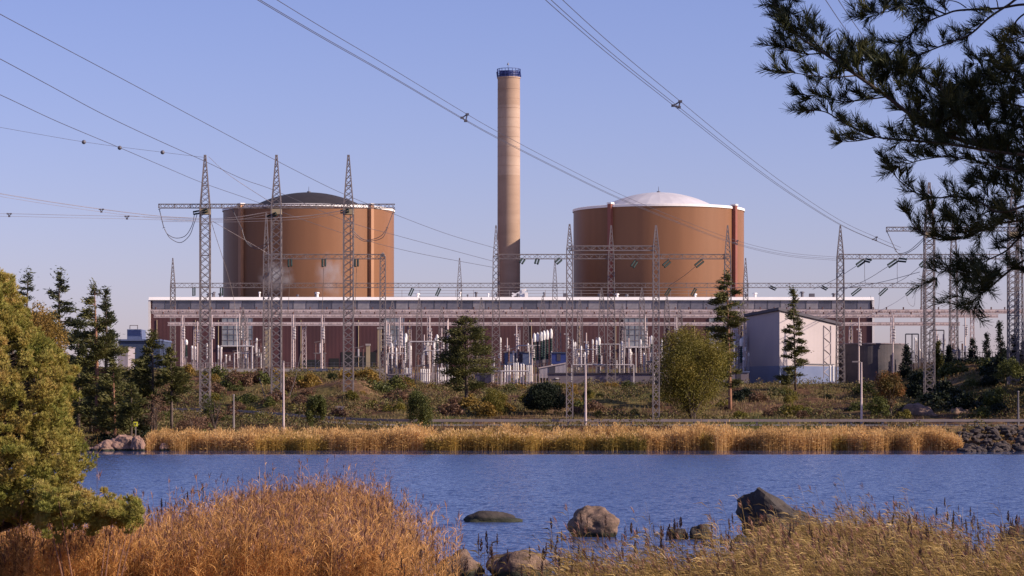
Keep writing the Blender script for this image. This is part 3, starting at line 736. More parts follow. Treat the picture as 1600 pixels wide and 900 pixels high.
kiosk(526, 536, 637, 650, 336, M['lilac'], M['steel'], 'cabinet', 'small pale roadside cabinet beside the shore road', 'cabinet', 0.8)
kiosk(1140, 1170, 582, 597, 432, M['plinth'], M['bluegrey'], 'kiosk', 'dark shed annex at the foot of the tall bare-stemmed pine', 'kiosk', 4)

# ------------------------------------------------------------------ lattice work
def lattice(mb, a, b, wa, wb_, n, leg=0.13, br=0.07, x=True, legs=4):
    """four-legged lattice from a to b; square section wa -> wb"""
    a = Vector(a); b = Vector(b); d = (b - a).normalized()
    if abs(d.z) > 0.7: u = Vector((1, 0, 0)); v = Vector((0, 1, 0))
    else:
        v = Vector((0, 0, 1)); u = d.cross(v).normalized()
    cs = [(-1, -1), (1, -1), (1, 1), (-1, 1)]
    def pt(i, k):
        t = i / n; w_ = wa + (wb_ - wa) * t
        return a + (b - a) * t + u * cs[k][0] * w_ / 2 + v * cs[k][1] * w_ / 2
    for k in range(4): mb.bar(pt(0, k), pt(n, k), leg, caps=False)
    for i in range(n):
        for k in range(4):
            k2 = (k + 1) % 4
            if (i + k) % 2 or x: mb.bar(pt(i, k), pt(i + 1, k2), br, caps=False)
            if not (i + k) % 2 or x: mb.bar(pt(i, k2), pt(i + 1, k), br, caps=False)
            if i % 4 == 0: mb.bar(pt(i, k), pt(i, k2), br, caps=False)

def strings(parent, a, b, n=2, gap=0.35, m=None, r=0.16):
    """pair of ribbed insulator strings between a and b"""
    a = Vector(a); b = Vector(b); d = (b - a).normalized()
    s = d.cross(Vector((0, 1, 0))).normalized() * gap / 2
    mb = MB()
    for k in range(n):
        o = s * (k * 2 - 1) if n == 2 else Vector((0, 0, 0))
        N = max(5, int((b - a).length / 0.22)); pts = []; rad = []
        for i in range(N * 2 + 1):
            pts.append(a + o + (b - a) * i / (N * 2)); rad.append(r if i % 2 else r * 0.55)
        mb.tube(pts, rad, 6)
    mb.bar(a - s, a + s, 0.07); mb.bar(b - s, b + s, 0.07)
    return mb.build('insulator_string', m or M['ins_dark'], parent)

def cat_pts(pts, n=8):
    p = [Vector(q) for q in pts]
    if len(p) == 2: return p
    q = [p[0] * 2 - p[1]] + p + [p[-1] * 2 - p[-2]]; out = []
    for i in range(1, len(q) - 2):
        for k in range(n):
            t = k / n; a, b, c, d = q[i - 1], q[i], q[i + 1], q[i + 2]
            out.append(0.5 * ((2 * b) + (c - a) * t + (2 * a - 5 * b + 4 * c - d) * t * t + (3 * b - a - 3 * c + d) * t ** 3))
    out.append(p[-1]); return out
def wire_mesh(parent, pts, r, m, name='wire', n=8):
    mb = MB(); mb.tube(cat_pts(pts, n), r, 4); return mb.build(name, m, parent)

# --- big left portal pylon (three masts, one crossarm)
YP = 365.0
def portal(label, mast_px, top_py, arm, arm_x, YP, name='portal_pylon', wpx=15, m=None, base=None):
    m = m or M['steel']
    t = thing(name, label, 'pylon', (X(mast_px[0], YP), YP, 4))
    w_ = wpx * YP / F
    za = Z(arm, YP)
    for px in mast_px:
        x = X(px, YP); zb = T(x, YP) - 0.3 if base is None else base
        b = MB(); nn = 26
        lattice(b, (x, YP, zb), (x, YP, za - 0.3), w_, w_, nn, 0.14, 0.075)
        lattice(b, (x, YP, za - 0.3), (x, YP, Z(top_py + 4, YP)), w_, 0.25, 9, 0.12, 0.07)
        b.box(x - 0.18, x + 0.18, YP - 0.18, YP + 0.18, Z(top_py + 4, YP), Z(top_py, YP))
        ms = b.build('mast', m, t)
        b = MB(); b.box(x - w_ * 0.55, x + w_ * 0.55, YP - w_ * 0.55, YP + w_ * 0.55, za - 0.3 - 0.9, za - 0.45); b.build('cable_box', M['ochre'], ms)
        b = MB(); b.box(x - w_, x + w_, YP - w_, YP + w_, zb - 0.5, zb + 0.25); b.build('footing', M['concrete'], ms)
    b = MB(); ah = 6 * YP / F
    lattice(b, (X(arm_x[0], YP), YP, za), (X(arm_x[1], YP), YP, za), ah, ah, 60, 0.11, 0.06, x=False)
    b.build('crossarm', m, t)
    return t
pl = portal('tall steel portal pylon with three masts and one long crossarm before the left reactor', (320.5, 432, 544.5), 242, 322, (248, 617), YP)
def U(px, py, d=0): return P(px, py, YP + d)
strings(pl, U(249, 327), U(256, 356), 1, r=0.07, m=M['steel_dark'])
strings(pl, U(616, 327), U(605, 356), 1, r=0.07, m=M['steel_dark'])
strings(pl, U(363, 327), U(378, 358), 1, r=0.07, m=M['steel_dark'])
for pts in ([(257, 357), (262, 366), (275, 372), (290, 368), (300, 352), (304, 334)], [(257, 358), (266, 372), (282, 379), (296, 368), (303, 350), (308, 335)],
            [(378, 358), (384, 376), (400, 386), (416, 380), (424, 366), (430, 340)], [(378, 360), (386, 380), (402, 389), (418, 383), (427, 366)],
            [(605, 356), (596, 368), (582, 374), (568, 374), (552, 360), (545, 340)], [(605, 358), (598, 371), (584, 376), (566, 376), (549, 362)]):
    wire_mesh(pl, [U(*q) for q in pts], 0.045, M['steel_dark'], 'jumper_loop')
for a, c in (((302, 333), (324, 329)), ((418, 340), (432, 334)), ((532, 331), (545, 329))):
    strings(pl, U(*a), U(*c, -1), 2)
for pts, mm in (([(330, 346), (365, 466), (372, 575)], 0), ([(331, 345), (400, 385), (432, 405)], 0), ([(326, 245), (360, 275), (432, 322)], 0)):
    wire_mesh(pl, [P(*pts[0], YP)] + [P(*q, YP + 20) for q in pts[1:]], 0.035, M['wire_light'], 'guy_wire')
b = MB(); 
for a, c in (((462, 590), (448, 632)), ((405, 590), (418, 636)), ((480, 505), (462, 590))): b.bar(U(*a), U(*c), 0.07)
b.build('stay', M['steel'], pl)

# --- right portal pylon behind the pine branches
pr = portal('distant steel portal pylon half hidden behind the overhanging pine branches', (1452, 1583, 1712), 285, 358, (1385, 1780), 372, m=M['steel'], wpx=15)
U2 = lambda px, py: P(px, py, 372)
strings(pr, U2(1386, 362), U2(1399, 390), 1, r=0.07, m=M['steel_dark'])
for pts in ([(1399, 390), (1405, 396), (1420, 392), (1440, 375), (1445, 368)], [(1399, 392), (1410, 398), (1430, 388), (1446, 372)]):
    wire_mesh(pr, [U2(*q) for q in pts], 0.045, M['steel_dark'], 'jumper_loop')

# --- gantries
def gantry(label, masts, beams, Y, wpx=9, m=None, spike=None, base=None, strs=(), dx=0.07, name='gantry', legw=0.12, taper=1.5):
    m = m or M['steel']
    t = thing(name, label, 'gantry', (X(masts[0][0], Y), Y, T(X(masts[0][0], Y), Y)))
    for (px, top, bm_y) in masts:
        x = X(px, Y); zb = T(x, Y) - 0.3; w_ = wpx * Y / F
        zt = Z(bm_y, Y); zp = Z(top, Y)
        b = MB(); n1 = max(6, int((zt - zb) / (w_ * 1.1)))
        lattice(b, (x, Y, zb), (x, Y, zt), w_ * taper, w_, min(n1, 22), legw, dx)
        if zp > zt + 0.5: lattice(b, (x, Y, zt), (x, Y, zp), w_, 0.12, 7, 0.10, 0.06)
        b.build('mast', m, t)
    for (a, c, py) in beams:
        b = MB(); hh = 7 * Y / F
        n = max(8, int((c - a) / 8)); lattice(b, P(a, py, Y), P(c, py, Y), hh, hh, n, 0.11, 0.06, x=False); b.build('beam', m, t)
    for s in strs:
        strings(t, P(s[0], s[1], Y), P(s[2], s[3], Y - 3), 2, gap=0.45, r=0.17)
    return t
gantry('dark lattice gantry nearest the road with a short upper beam before the right reactor', [(890, 350, 388), (1025, 352, 388)], [(890, 1025, 388)], 320, 9, M['steel'], taper=1.1)
gantry('long lattice gantry on three spiked masts in front of the chimney and right reactor', [(775, 352, 401), (955, 352, 401), (1137, 352, 401)], [(775, 1139, 401)], 420, 9,
       strs=((818, 405, 814, 411), (840, 405, 838, 412), (876, 405, 869, 411), (994, 408, 988, 417), (1046, 408, 1037, 416), (1098, 407, 1087, 416)))
gantry('far low lattice gantry running over the hall roof from left to right', [(270, 403, 446), (718, 403, 446), (867, 405, 446), (1165, 403, 446), (1443, 420, 446)], [(268, 1443, 446)], 575, 7,
       strs=((303, 449, 303, 462), (346, 449, 346, 462), (645, 451, 640, 462), (687, 451, 682, 462), (1047, 451, 1040, 462), (1087, 451, 1081, 462), (1203, 448, 1212, 452), (1284, 448, 1292, 452),
             (1345, 450, 1331, 461), (1386, 450, 1374, 461), (1428, 450, 1416, 461)), taper=1.1)
gantry('lattice gantry with a flat beam across the front of the left reactor', [(416, 333, 401), (598, 395, 401)], [(411, 601, 401)], 400, 8,
       strs=((453, 405, 453, 416), (506, 405, 506, 416), (557, 405, 557, 416)), taper=1.2)
gantry('lattice gantry right of the hall linked to the right portal pylon', [(1313, 352, 401), (1490, 330, 401), (1592, 330, 401)], [(1311, 1592, 401)], 425, 10,
       strs=((1350, 407, 1339, 415), (1401, 407, 1388, 416), (1447, 407, 1438, 416), (1352, 406, 1360, 408), (1404, 406, 1416, 407)), taper=1.3)
# short A-frame masts inside the yard
short = [(655, 466, 440), (752, 465, 438), (848, 462, 440), (940, 450, 436), (1003, 450, 446), (1042, 462, 434), (745, 500, 445), (872, 485, 450), (613, 470, 452), (690, 478, 448), (822, 480, 455), (906, 468, 448), (972, 474, 452), (1062, 478, 450), (1160, 470, 455), (380, 480, 450)]
for i, (px, top, Y) in enumerate(short):
    t = thing('lattice_mast', ['', ''][0] or 'mast', 'mast', (X(px, Y), Y, T(X(px, Y), Y)), 'small lattice masts in the switchyard')
    t['_px'] = px
    b = MB(); x = X(px, Y); zb = T(x, Y) - 0.2; w_ = 7 * Y / F
    lattice(b, (x, Y, zb), (x, Y, Z(top + 18, Y)), w_ * 1.7, w_, 10, 0.11, 0.06); b.build('mast', M['steel'], t)
    b = MB(); lattice(b, (x, Y, Z(top + 18, Y)), (x, Y, Z(top, Y)), w_, 0.1, 4, 0.09, 0.05); b.build('spike', M['steel'], t)
    t['label'] = ['small lattice mast left of the broad centre pine', 'small lattice mast partly hidden by the top of the broad centre pine', 'small lattice mast under the right side of the chimney foot gantry',
                  'small lattice mast just left of the second spiked gantry mast', 'small lattice mast before the glazed panel of the right reactor side', 'small lattice mast rising at the left edge of the round yellow-green tree',
                  'stubby lattice mast behind the broad centre pine', 'stubby lattice mast left of the dark road-side mast', 'slim lattice mast before the second glazed panel', 'slim lattice mast just left of the broad centre pine', 'slim lattice mast over the blue-grey transformer house', 'slim lattice mast just right of the dark road-side mast', 'slim lattice mast halfway between the two road-side masts', 'slim lattice mast behind the round yellow-green tree', 'slim lattice mast between the tall pine and the shed', 'slim lattice mast before the left glazed panel'][i]
    del t['_px']
# long busbar beams (pale) with rows of small insulators
def busbeam(label, a, c, py, Y, th, legs_px, m, ticks=True):
    t = thing('busbar_beam', label, 'busbar', (X(a, Y), Y, T(X(a, Y), Y)))
    b = MB(); r = th / 2 * Y / F
    za = Z(py, Y)
    b.bar((X(a, Y), Y, za + r), (X(c, Y), Y, za + r), 0.16); b.bar((X(a, Y), Y, za - r), (X(c, Y), Y, za - r), 0.2)
    b.bar((X(a, Y), Y + 1.2, za - r), (X(c, Y), Y + 1.2, za - r), 0.16); b.bar((X(a, Y), Y + 1.2, za + r), (X(c, Y), Y + 1.2, za + r), 0.16)
    n = int((c - a) / 7)
    for i in range(n):
        xa, xb = X(a + (c - a) * i / n, Y), X(a + (c - a) * (i + 1) / n, Y)
        s = 1 if i % 2 else -1
        b.bar((xa, Y, za - r * s), (xb, Y, za + r * s), 0.11); b.bar((xa, Y + 1.2, za + r * s), (xb, Y + 1.2, za - r * s), 0.1)
        b.bar((xa, Y, za - r), (xa, Y + 1.2, za - r), 0.09)
    b.build('beam', m, t)
    b = MB()
    b.tube([(X(a, Y), Y + 0.6, za), (X(c, Y), Y + 0.6, za)], r * 0.62, 8); b.build('tube', m, t)
    for px in legs_px:
        x = X(px, Y); b = MB(); zb = T(x, Y)
        lattice(b, (x, Y + 0.6, zb - 0.2), (x, Y + 0.6, za - r), 0.75, 0.55, 9, 0.1, 0.05); b.build('leg', m, t)
    if ticks:
        rg = random.Random(int(py)); b = MB()
        for i in range(int((c - a) / 26)):
            x = X(a + 10 + i * 26 + rg.uniform(-6, 6), Y); z0 = za + r + 0.05
            b.tube([(x, Y, z0), (x, Y, z0 + 0.15), (x, Y, z0 + 0.2), (x, Y, z0 + 0.4), (x, Y, z0 + 0.45)], [0.1, 0.16, 0.1, 0.16, 0.05], 6)
        o = b.build('insulator_row', M['ins_brown'], t); o['kind'] = 'stuff'
    return t
busbeam('upper pale busbar beam stretching right across the hall front and beyond it', 237, 1600, 486.5, 470, 5, (285, 384, 458, 504, 626, 670, 735, 905, 1057, 1165, 1395, 1520), M['steel_pink'])
busbeam('middle pale busbar beam just under the upper one', 240, 1560, 493.5, 464, 4, (), M['steel_pink'])
busbeam('lower pale busbar beam crossing the maroon wall', 262, 1500, 506, 460, 4, (305, 475, 640, 810, 975, 1120, 1330, 1490), M['steel_pink'], False)

# ------------------------------------------------------------------ switchyard apparatus
LAND = [(100, 'left edge'), (320, 'left mast'), (432, 'middle mast'), (545, 'right mast'), (655, 'small mast'), (728, 'centre pine'),
        (795, 'chimney'), (890, 'roadside mast'), (955, 'spiked mast'), (1025, 'second roadside mast'), (1143, 'tall pine'),
        (1243, 'shed pine'), (1313, 'right gantry'), (1452, 'right pylon'), (1600, 'right edge')]
ORD = ['first', 'second', 'third', 'fourth', 'fifth', 'sixth', 'seventh', 'eighth', 'ninth', 'tenth', 'eleventh', 'twelfth', 'thirteenth', 'fourteenth', 'fifteenth', 'sixteenth', 'seventeenth', 'eighteenth']
def seg_of(px):
    for i in range(len(LAND) - 1):
        if LAND[i][0] <= px < LAND[i + 1][0]: return i
    return len(LAND) - 2
def label_set(items, what):
    """items: list of (px, obj)"""
    by = {}
    for px, o in sorted(items, key=lambda q: q[0]): by.setdefault(seg_of(px), []).append(o)
    for sgi, obs in by.items():
        for k, o in enumerate(obs):
            a, b_ = LAND[sgi][1], LAND[sgi + 1][1]
            o['label'] = (f'{what}, {ORD[k]} between {a} and {b_}' if len(obs) > 1 else f'{what} between {a} and {b_}')

def proto_post():
    t = thing('post_insulator', 'x', 'insulator')
    b = MB(); lattice(b, (0, 0, 0), (0, 0, 0.45), 0.055, 0.05, 4, 0.016, 0.01); b.box(-0.04, 0.04, -0.04, 0.04, 0.45, 0.46); b.build('pedestal', M['steel'], t)
    b = MB(); pts = [(0, 0, 0.46 + 0.42 * i / 20) for i in range(21)]; b.tube(pts, [0.028 if i % 2 else 0.05 for i in range(21)], 8); b.build('insulator', M['ins_white'], t)
    b = MB(); b.lathe([(0.03, 0.88), (0.045, 0.90), (0.048, 0.95), (0.03, 0.99), (0.001, 1.0)], 8); b.build('cap', M['white'], t)
    return t
def proto_switch():
    t = thing('disconnector', 'x', 'switch')
    b = MB()
    for s in (-1, 1): b.bar((s * 0.16, 0, 0), (s * 0.16, 0, 0.55), 0.03)
    b.bar((-0.22, 0, 0.56), (0.22, 0, 0.56), 0.035); b.bar((-0.16, 0, 0.2), (0.16, 0, 0.5), 0.015); b.build('frame', M['steel'], t)
    for s in (-1, 0, 1):
        b = MB(); b.tube([(s * 0.16, 0, 0.58 + 0.3 * i / 14) for i in range(15)], [0.022 if i % 2 else 0.038 for i in range(15)], 8); b.build('insulator', M['ins_brown'] if s else M['ins_white'], t)
    b = MB(); b.bar((-0.2, 0, 0.9), (0.0, 0, 0.93), 0.02); b.bar((0.0, 0, 0.93), (0.18, 0, 0.99), 0.02); b.build('switch_arm', M['steel'], t)
    return t
def proto_ct():
    t = thing('current_transformer', 'x', 'transformer')
    b = MB(); b.bar((0, 0, 0), (0, 0, 0.4), 0.05); b.box(-0.06, 0.06, -0.06, 0.06, 0.4, 0.46); b.build('pedestal', M['steel'], t)
    b = MB(); b.tube([(0, 0, 0.46 + 0.36 * i / 16) for i in range(17)], [(0.045 if i % 2 else 0.068) * (1.1 - 0.02 * i) for i in range(17)], 8); b.build('insulator', M['ins_dark'], t)
    b = MB(); b.lathe([(0.05, 0.82), (0.065, 0.85), (0.075, 0.91), (0.055, 0.97), (0.001, 1.0)], 10); b.build('head', M['white'], t)
    return t
def proto_hang():   # hanging earthing dropper: upright pole with side brackets
    t = thing('service_pole', 'x', 'pole')
    b = MB(); b.tube([(0, 0, 0), (0, 0, 1)], [0.022, 0.015], 8); b.build('pole', M['steel_pink'], t)
    b = MB(); b.bar((-0.06, 0, 0.82), (0.06, 0, 0.82), 0.02); b.bar((0, 0, 0.7), (0.05, 0, 0.82), 0.012)
    b.tube([(0.04, 0, 0.58 + 0.2 * i / 8) for i in range(9)], [0.015 if i % 2 else 0.03 for i in range(9)], 6); b.build('bracket', M['ins_white'], t)
    return t
used = set()
def place(proto, lst, what, group, wscale, Ys=(434, 446)):
    rg = random.Random(len(lst)); items = []
    for (px, top, base) in lst:
        Y = rg.uniform(*Ys)
        if proto.name not in used: o = proto; used.add(proto.name)
        else: o = copy_tree(proto)
        x = X(px, Y); zb = T(x, Y) - 0.05; h = Z(top, Y) - zb
        o.location = (x, Y, zb); o.scale = (wscale, wscale, h); o['group'] = group
        items.append((px, o))
    label_set(items, what)
rq = random.Random(21)
def more(n, ranges, t0, t1):
    out = []
    for i in range(n):
        a, b_ = rq.choice(ranges); out.append((round(rq.uniform(a, b_), 1), round(rq.uniform(t0, t1)), 0))
    return out
YR_ = [(285, 430), (600, 700), (600, 700), (765, 870), (890, 1060), (900, 1060), (1145, 1170), (1430, 1500)]
place(proto_post(), more(46, YR_, 525, 560) + [(300, 540, 0), (305, 541, 0), (341, 539, 0), (346, 541, 0), (384, 538, 0), (401, 528, 0), (612, 536, 0), (619, 543, 0), (633, 527, 0), (668, 532, 0), (680, 528, 0), (684, 545, 0),
      (908, 540, 0), (916, 537, 0), (926, 530, 0), (972, 533, 0), (984, 545, 0), (1001, 530, 0), (1020, 524, 0), (1034, 530, 0), (1046, 540, 0), (1052, 546, 0), (1148, 530, 0), (1160, 545, 0),
      (1420, 540, 0), (1437, 545, 0), (1474, 535, 0), (1508, 540, 0), (1515, 545, 0)], 'slim white ribbed insulator post', 'ribbed insulator posts in the switchyard', 3.6)
place(proto_ct(), [(291, 530, 0), (634, 520, 0), (683, 522, 0), (835, 520, 0), (840, 519, 0), (846, 518, 0), (850, 516, 0), (855, 515, 0), (861, 513, 0), (936, 526, 0), (1018, 524, 0), (1058, 534, 0), (1158, 528, 0)],
      'white-headed dark transformer column', 'white-headed transformer columns', 3.9)
place(proto_switch(), more(20, YR_, 530, 560) + [(385, 525, 0), (405, 540, 0), (500, 530, 0), (560, 540, 0), (603, 545, 0), (660, 548, 0), (780, 545, 0), (905, 552, 0), (985, 552, 0), (1010, 545, 0), (1038, 550, 0), (1430, 548, 0), (1465, 545, 0), (1500, 548, 0)],
      'three-pillar disconnector switch', 'disconnector switches', 5.0)
place(proto_hang(), more(22, YR_, 495, 530) + [(285, 492, 0), (331, 492, 0), (374, 490, 0), (458, 492, 0), (503, 492, 0), (625, 495, 0), (671, 495, 0), (700, 498, 0), (885, 505, 0), (916, 520, 0), (1008, 494, 0), (1057, 495, 0), (1150, 496, 0), (1342, 496, 0), (1395, 494, 0), (1508, 496, 0)],
      'tall pale service pole with bracket', 'tall service poles under the busbars', 7.0, (440, 452))
# white radiator banks
def radiator(px, w_, top, Y, n):
    t = thing('radiator_bank', 'x', 'radiator', (X(px, Y), Y, T(X(px, Y), Y)), 'white radiator banks')
    x0 = X(px - w_ / 2, Y); x1 = X(px + w_ / 2, Y); z0 = T(x0, Y) + 0.3; z1 = Z(top, Y)
    b = MB(); b.box(x0 - .1, x1 + .1, Y - .1, Y + 1.4, z0 - 0.9, z0); b.build('base', M['plinth'], t)
    for i in range(n):
        b = MB(); xx = x0 + (x1 - x0) * (i + 0.5) / n; s = (x1 - x0) / n * 0.34
        b.lathe([(0.01, z0), (s, z0), (s, z1 - 0.2), (s * 0.6, z1 - .1), (0.01, z1)], 8, (xx, Y + 0.6, 0)); b.build('radiator', M['white'], t)
    return (px, t)
its = [radiator(793, 12, 570, 432, 3), radiator(806, 10, 566, 434, 3), radiator(816, 8, 568, 433, 2), radiator(827, 10, 570, 431, 4), radiator(690, 14, 574, 436, 4), radiator(664, 16, 576, 434, 5), radiator(637, 14, 574, 436, 4), radiator(706, 12, 578, 434, 3), radiator(1300, 10, 570, 436, 2)]
label_set(its, 'bank of white upright cylinders')
# frames (pipe portals)
def pframe(label, a, c, top, Y, r=0.13, mids=(), m=None):
    t = thing('pipe_frame', label, 'frame', (X(a, Y), Y, T(X(a, Y), Y)), 'white pipe frames'); m = m or M['ins_white']
    for px in (a, c) + tuple(mids):
        b = MB(); x = X(px, Y); b.tube([(x, Y, T(x, Y) - 0.1), (x, Y, Z(top, Y))], r, 8); b.build('post', m, t)
    b = MB(); b.tube([P(a, top, Y), P(c, top, Y)], r, 8); b.build('rail', m, t)
    return t
for a_, c_, tp_, lab in ((606, 634, 552, 'pale pipe frame low in front of the second glazed panel'), (662, 690, 548, 'pale pipe frame behind the left paling fence'), (900, 934, 546, 'pale pipe frame right of the dark road-side mast'),
                         (938, 968, 538, 'tall pale pipe frame under the second spiked gantry mast'), (975, 1012, 543, 'pale pipe frame before the third glazed panel'), (1016, 1056, 552, 'pale pipe frame partly behind the round yellow-green tree'),
                         (808, 846, 540, 'pale pipe frame over the white upright cylinders'), (366, 408, 552, 'pale pipe frame between the left and middle pylon masts'), (1462, 1500, 548, 'pale pipe frame among the right skyline conifers')):
    pframe(lab, a_, c_, tp_, 438, 0.1, ((a_ + c_) / 2,))
pframe('tall white pipe frame left of the broad centre pine', 640, 700, 534, 432, 0.13)
pframe('white pipe frame framing the left glazed panel', 345, 394, 541, 436, 0.14)
pframe('short white pipe frame right of the broad centre pine', 770, 826, 580, 428, 0.12, (784, 808))
pframe('white pipe frame on the violet-grey block', 1022, 1043, 583, 421, 0.1, (1033,))
pframe('thin pale pipe frame between the two road-side masts', 893, 990, 570, 420, 0.1)
pframe('open pipe frame hanging beside the right portal pylon mast', 1415, 1435, 522, 430, 0.1, (1425,), M['steel_dark'])
pframe('dark pipe frame between the right portal masts', 1453, 1475, 516, 432, 0.1, (), M['steel_dark'])
# palisade fences
def fence(label, a, c, top, Y, step=4, m=None):
    t = thing('fence', label, 'fence', (X(a, Y), Y, T(X(a, Y), Y)), 'fences around the switchyard')
    b = MB(); m = m or M['steel']
    px = a
    while px <= c:
        x = X(px, Y); b.bar((x, Y, T(x, Y) - 0.1), (x, Y, Z(top, Y)), 0.09); px += step
    b.build('paling', m, t)
    b = MB(); 
    for dy in (2, 14): b.bar(P(a, top + dy, Y + 0.1), P(c, top + dy, Y + 0.1), 0.07)
    b.build('rail', m, t)
fence('pale paling fence left of the broad centre pine', 630, 700, 582, 424, 4, M['steel_pink'])
fence('pale paling fence right of the broad centre pine', 768, 856, 584, 422, 5, M['steel_pink'])
fence('pale paling fence in front of the violet-grey block', 1034, 1100, 584, 420, 5, M['steel_pink'])
fence('paling fence before the left end of the hall', 285, 350, 566, 434, 4, M['steel_pink'])
fence('dark mesh fence on the skyline right of the tank', 1415, 1600, 549, 440, 4, M['steel_dark'])

# concrete columns in front of the hall
for px, a, w_, lab in ((418, 514, 7, 'ochre concrete pillar left of the middle pylon mast'), (593, 514, 6, 'ochre concrete pillar at the edge of the painted shadow'), (575, 540, 6, 'short ochre concrete pillar in the painted shadow')):
    Y = 560; t = thing('pillar', lab, 'pillar', (X(px, Y), Y, T(X(px, Y), Y)))
    b = MB(); x = X(px, Y); zb = T(x, Y) - .1; hw = w_ / 2 * Y / F; b.box(x - hw, x + hw, Y, Y + 1, zb, Z(a, Y)); b.build('shaft', M['ochre'], t)
    b = MB(); b.box(x - hw - .12, x + hw + .12, Y - .12, Y + 1.12, Z(a, Y) + 0.003, Z(a, Y) + 0.4); b.build('cap', M['concrete'], t)

# ------------------------------------------------------------------ overhead lines
def line(label, wires, r=0.04, m=None, spacers=(), balls=(), cat='power line', n=8):
    m = m or M['wire']
    t = thing('power_line', label, cat, P(*wires[0][0]))
    for wpts in wires: wire_mesh(t, [P(*q) for q in wpts], r, m, 'wire', n)
    for (pts3) in spacers:
        b = MB(); q = [P(*k) for k in pts3]
        for i in range(3): b.bar(q[i], q[(i + 1) % 3], 0.1)
        for k in q: b.bar(k - Vector((0.14, 0, 0)), k + Vector((0.14, 0, 0)), 0.18)
        b.build('spacer', M['steel_dark'], t)
    for k in balls:
        c = P(*k); b = MB(); b.lathe([(0.001, -0.3)] + [(0.3 * math.cos(a), 0.3 * math.sin(a)) for a in (-1, -.5, 0, .5, 1)] + [(0.001, 0.3)], 8, c); b.build('marker_ball', M['steel_dark'], t, smooth=True)
    return t
line('topmost single wire sagging from the left edge over the left reactor to the chimney gantry', [[(-60, -12, 150), (0, 22, 165), (100, 75, 190), (200, 128, 215), (320, 192, 250), (430, 250, 290), (530, 300, 330), (617, 335, 370), (700, 366, 400), (775, 388, 420)]], 0.03)
line('second single wire from the left edge passing the top of the left pylon mast', [[(-60, 62, 160), (0, 92, 175), (80, 135, 195), (160, 178, 215), (240, 216, 240), (320, 252, 270), (380, 280, 300), (430, 298, 330), (540, 345, 350), (620, 368, 380), (770, 408, 418)]], 0.03)
line('third single wire from the left edge meeting the crossarm', [[(-60, 124, 180), (0, 148, 200), (90, 190, 230), (190, 232, 270), (260, 262, 300), (320, 287, 330), (400, 315, 362), (450, 335, 380), (560, 372, 395), (650, 395, 410), (772, 418, 420)]], 0.03)
line('nearly level earth wire at left carrying three dark marker balls', [[(-60, 190, 330), (0, 199, 335), (133, 222, 350), (255, 238, 360), (320, 246, 365)]], 0.022, balls=((131, 222, 350), (187, 231, 355), (254, 238, 360)))
def bundle(label, path, r=0.03, off=((0, 0), (0.42, 0), (0.21, -0.36)), sp=(), m=None):
    ws = [];
    for (ox, oz) in off:
        ws.append([(px + ox * F / Y, py - oz * F / Y, Y) for (px, py, Y) in path])
    sps = []
    for i in sp:
        (px, py, Y) = i; sps.append([(px + ox * F / Y, py - oz * F / Y, Y) for (ox, oz) in off])
    return line(label, ws, r, m, sps)
bundle('lower left conductor bundle with a triangular spacer ending on the left mast', [(-60, 292, 330), (0, 303, 335), (80, 316, 342), (157, 327, 350), (240, 337, 358), (304, 341, 364)], 0.02, sp=((156, 327, 350),), m=M['wire_light'])
bundle('lowest left conductor bundle running level to the middle mast', [(-60, 334, 350), (15, 334, 352), (100, 336, 355), (197, 338, 360), (300, 341, 363), (360, 340, 363), (418, 331, 364)], 0.02, sp=((12, 334, 352), (196, 338, 360)), m=M['wire_light'])
bundle('pale conductor bundle crossing the left reactor to the right mast', [(250, 342, 362), (350, 343, 363), (420, 341, 363), (480, 337, 364), (533, 329, 364)], 0.025, m=M['wire_light'])
bundle('triple conductor bundle slanting from the top centre across the chimney to the right reactor', [(330, -48, 118), (400, -4, 130), (500, 55, 150), (600, 112, 175), (722, 184, 210), (780, 216, 230), (870, 262, 265), (965, 308, 300), (1060, 347, 340), (1150, 380, 375), (1230, 398, 405), (1313, 405, 424)], 0.022, sp=((722, 184, 210), (1148, 379, 375)),
       off=((0, 0), (0.42, 0.28), (0.30, -0.26)))
bundle('triple conductor bundle slanting from the top centre-right down to the right portal pylon', [(780, -70, 110), (848, -4, 122), (950, 84, 150), (1050, 163, 185), (1150, 242, 225), (1230, 300, 265), (1310, 350, 315), (1370, 377, 345), (1402, 390, 371)], 0.024, sp=((1052, 165, 186), (1364, 374, 342)),
       off=((0, 0), (0.50, 0.30), (0.40, -0.12)))
line('pair of wires falling behind the pine branches at top right', [[(1270, -30, 110), (1290, 0, 120), (1330, 58, 140), (1400, 150, 180), (1490, 260, 240), (1583, 352, 372)], [(1292, -30, 110), (1310, 0, 120), (1350, 58, 140), (1420, 150, 180), (1503, 255, 240), (1600, 352, 372)]], 0.022)
for i, (a, c) in enumerate((((1339, 415), (1270, 452)), ((1388, 416), (1320, 452)), ((1438, 416), (1390, 447)), ((1437, 425), (1310, 452)))):
    line(['slanting feeder wire under the first string right of the shed', 'slanting feeder wire under the middle string right of the shed', 'slanting feeder wire under the last string right of the shed', 'long slanting feeder wire reaching the right portal mast'][i],
         [[(a[0], a[1], 422), ((a[0] + c[0]) / 2, (a[1] + c[1]) / 2 + 3, 500), (c[0], c[1], 572)]], 0.05)
line('slanting feeder wire from the right reactor gantry down to the hall roof', [[(1087, 416, 417), (1070, 430, 470), (1045, 447, 560)]], 0.05)
line('feeder wire from the far gantry down past the right end of the hall', [[(1416, 461, 572), (1400, 472, 530), (1378, 484, 452)]], 0.05)
for i, px in enumerate((453, 506, 557)):
    line(['thin vertical drop wire below the left string of the left gantry', 'thin vertical drop wire below the middle string of the left gantry', 'thin vertical drop wire below the right string of the left gantry'][i], [[(px, 416, 399), (px - 1, 450, 410), (px - 3, 490, 440)]], 0.04, M['wire_light'])
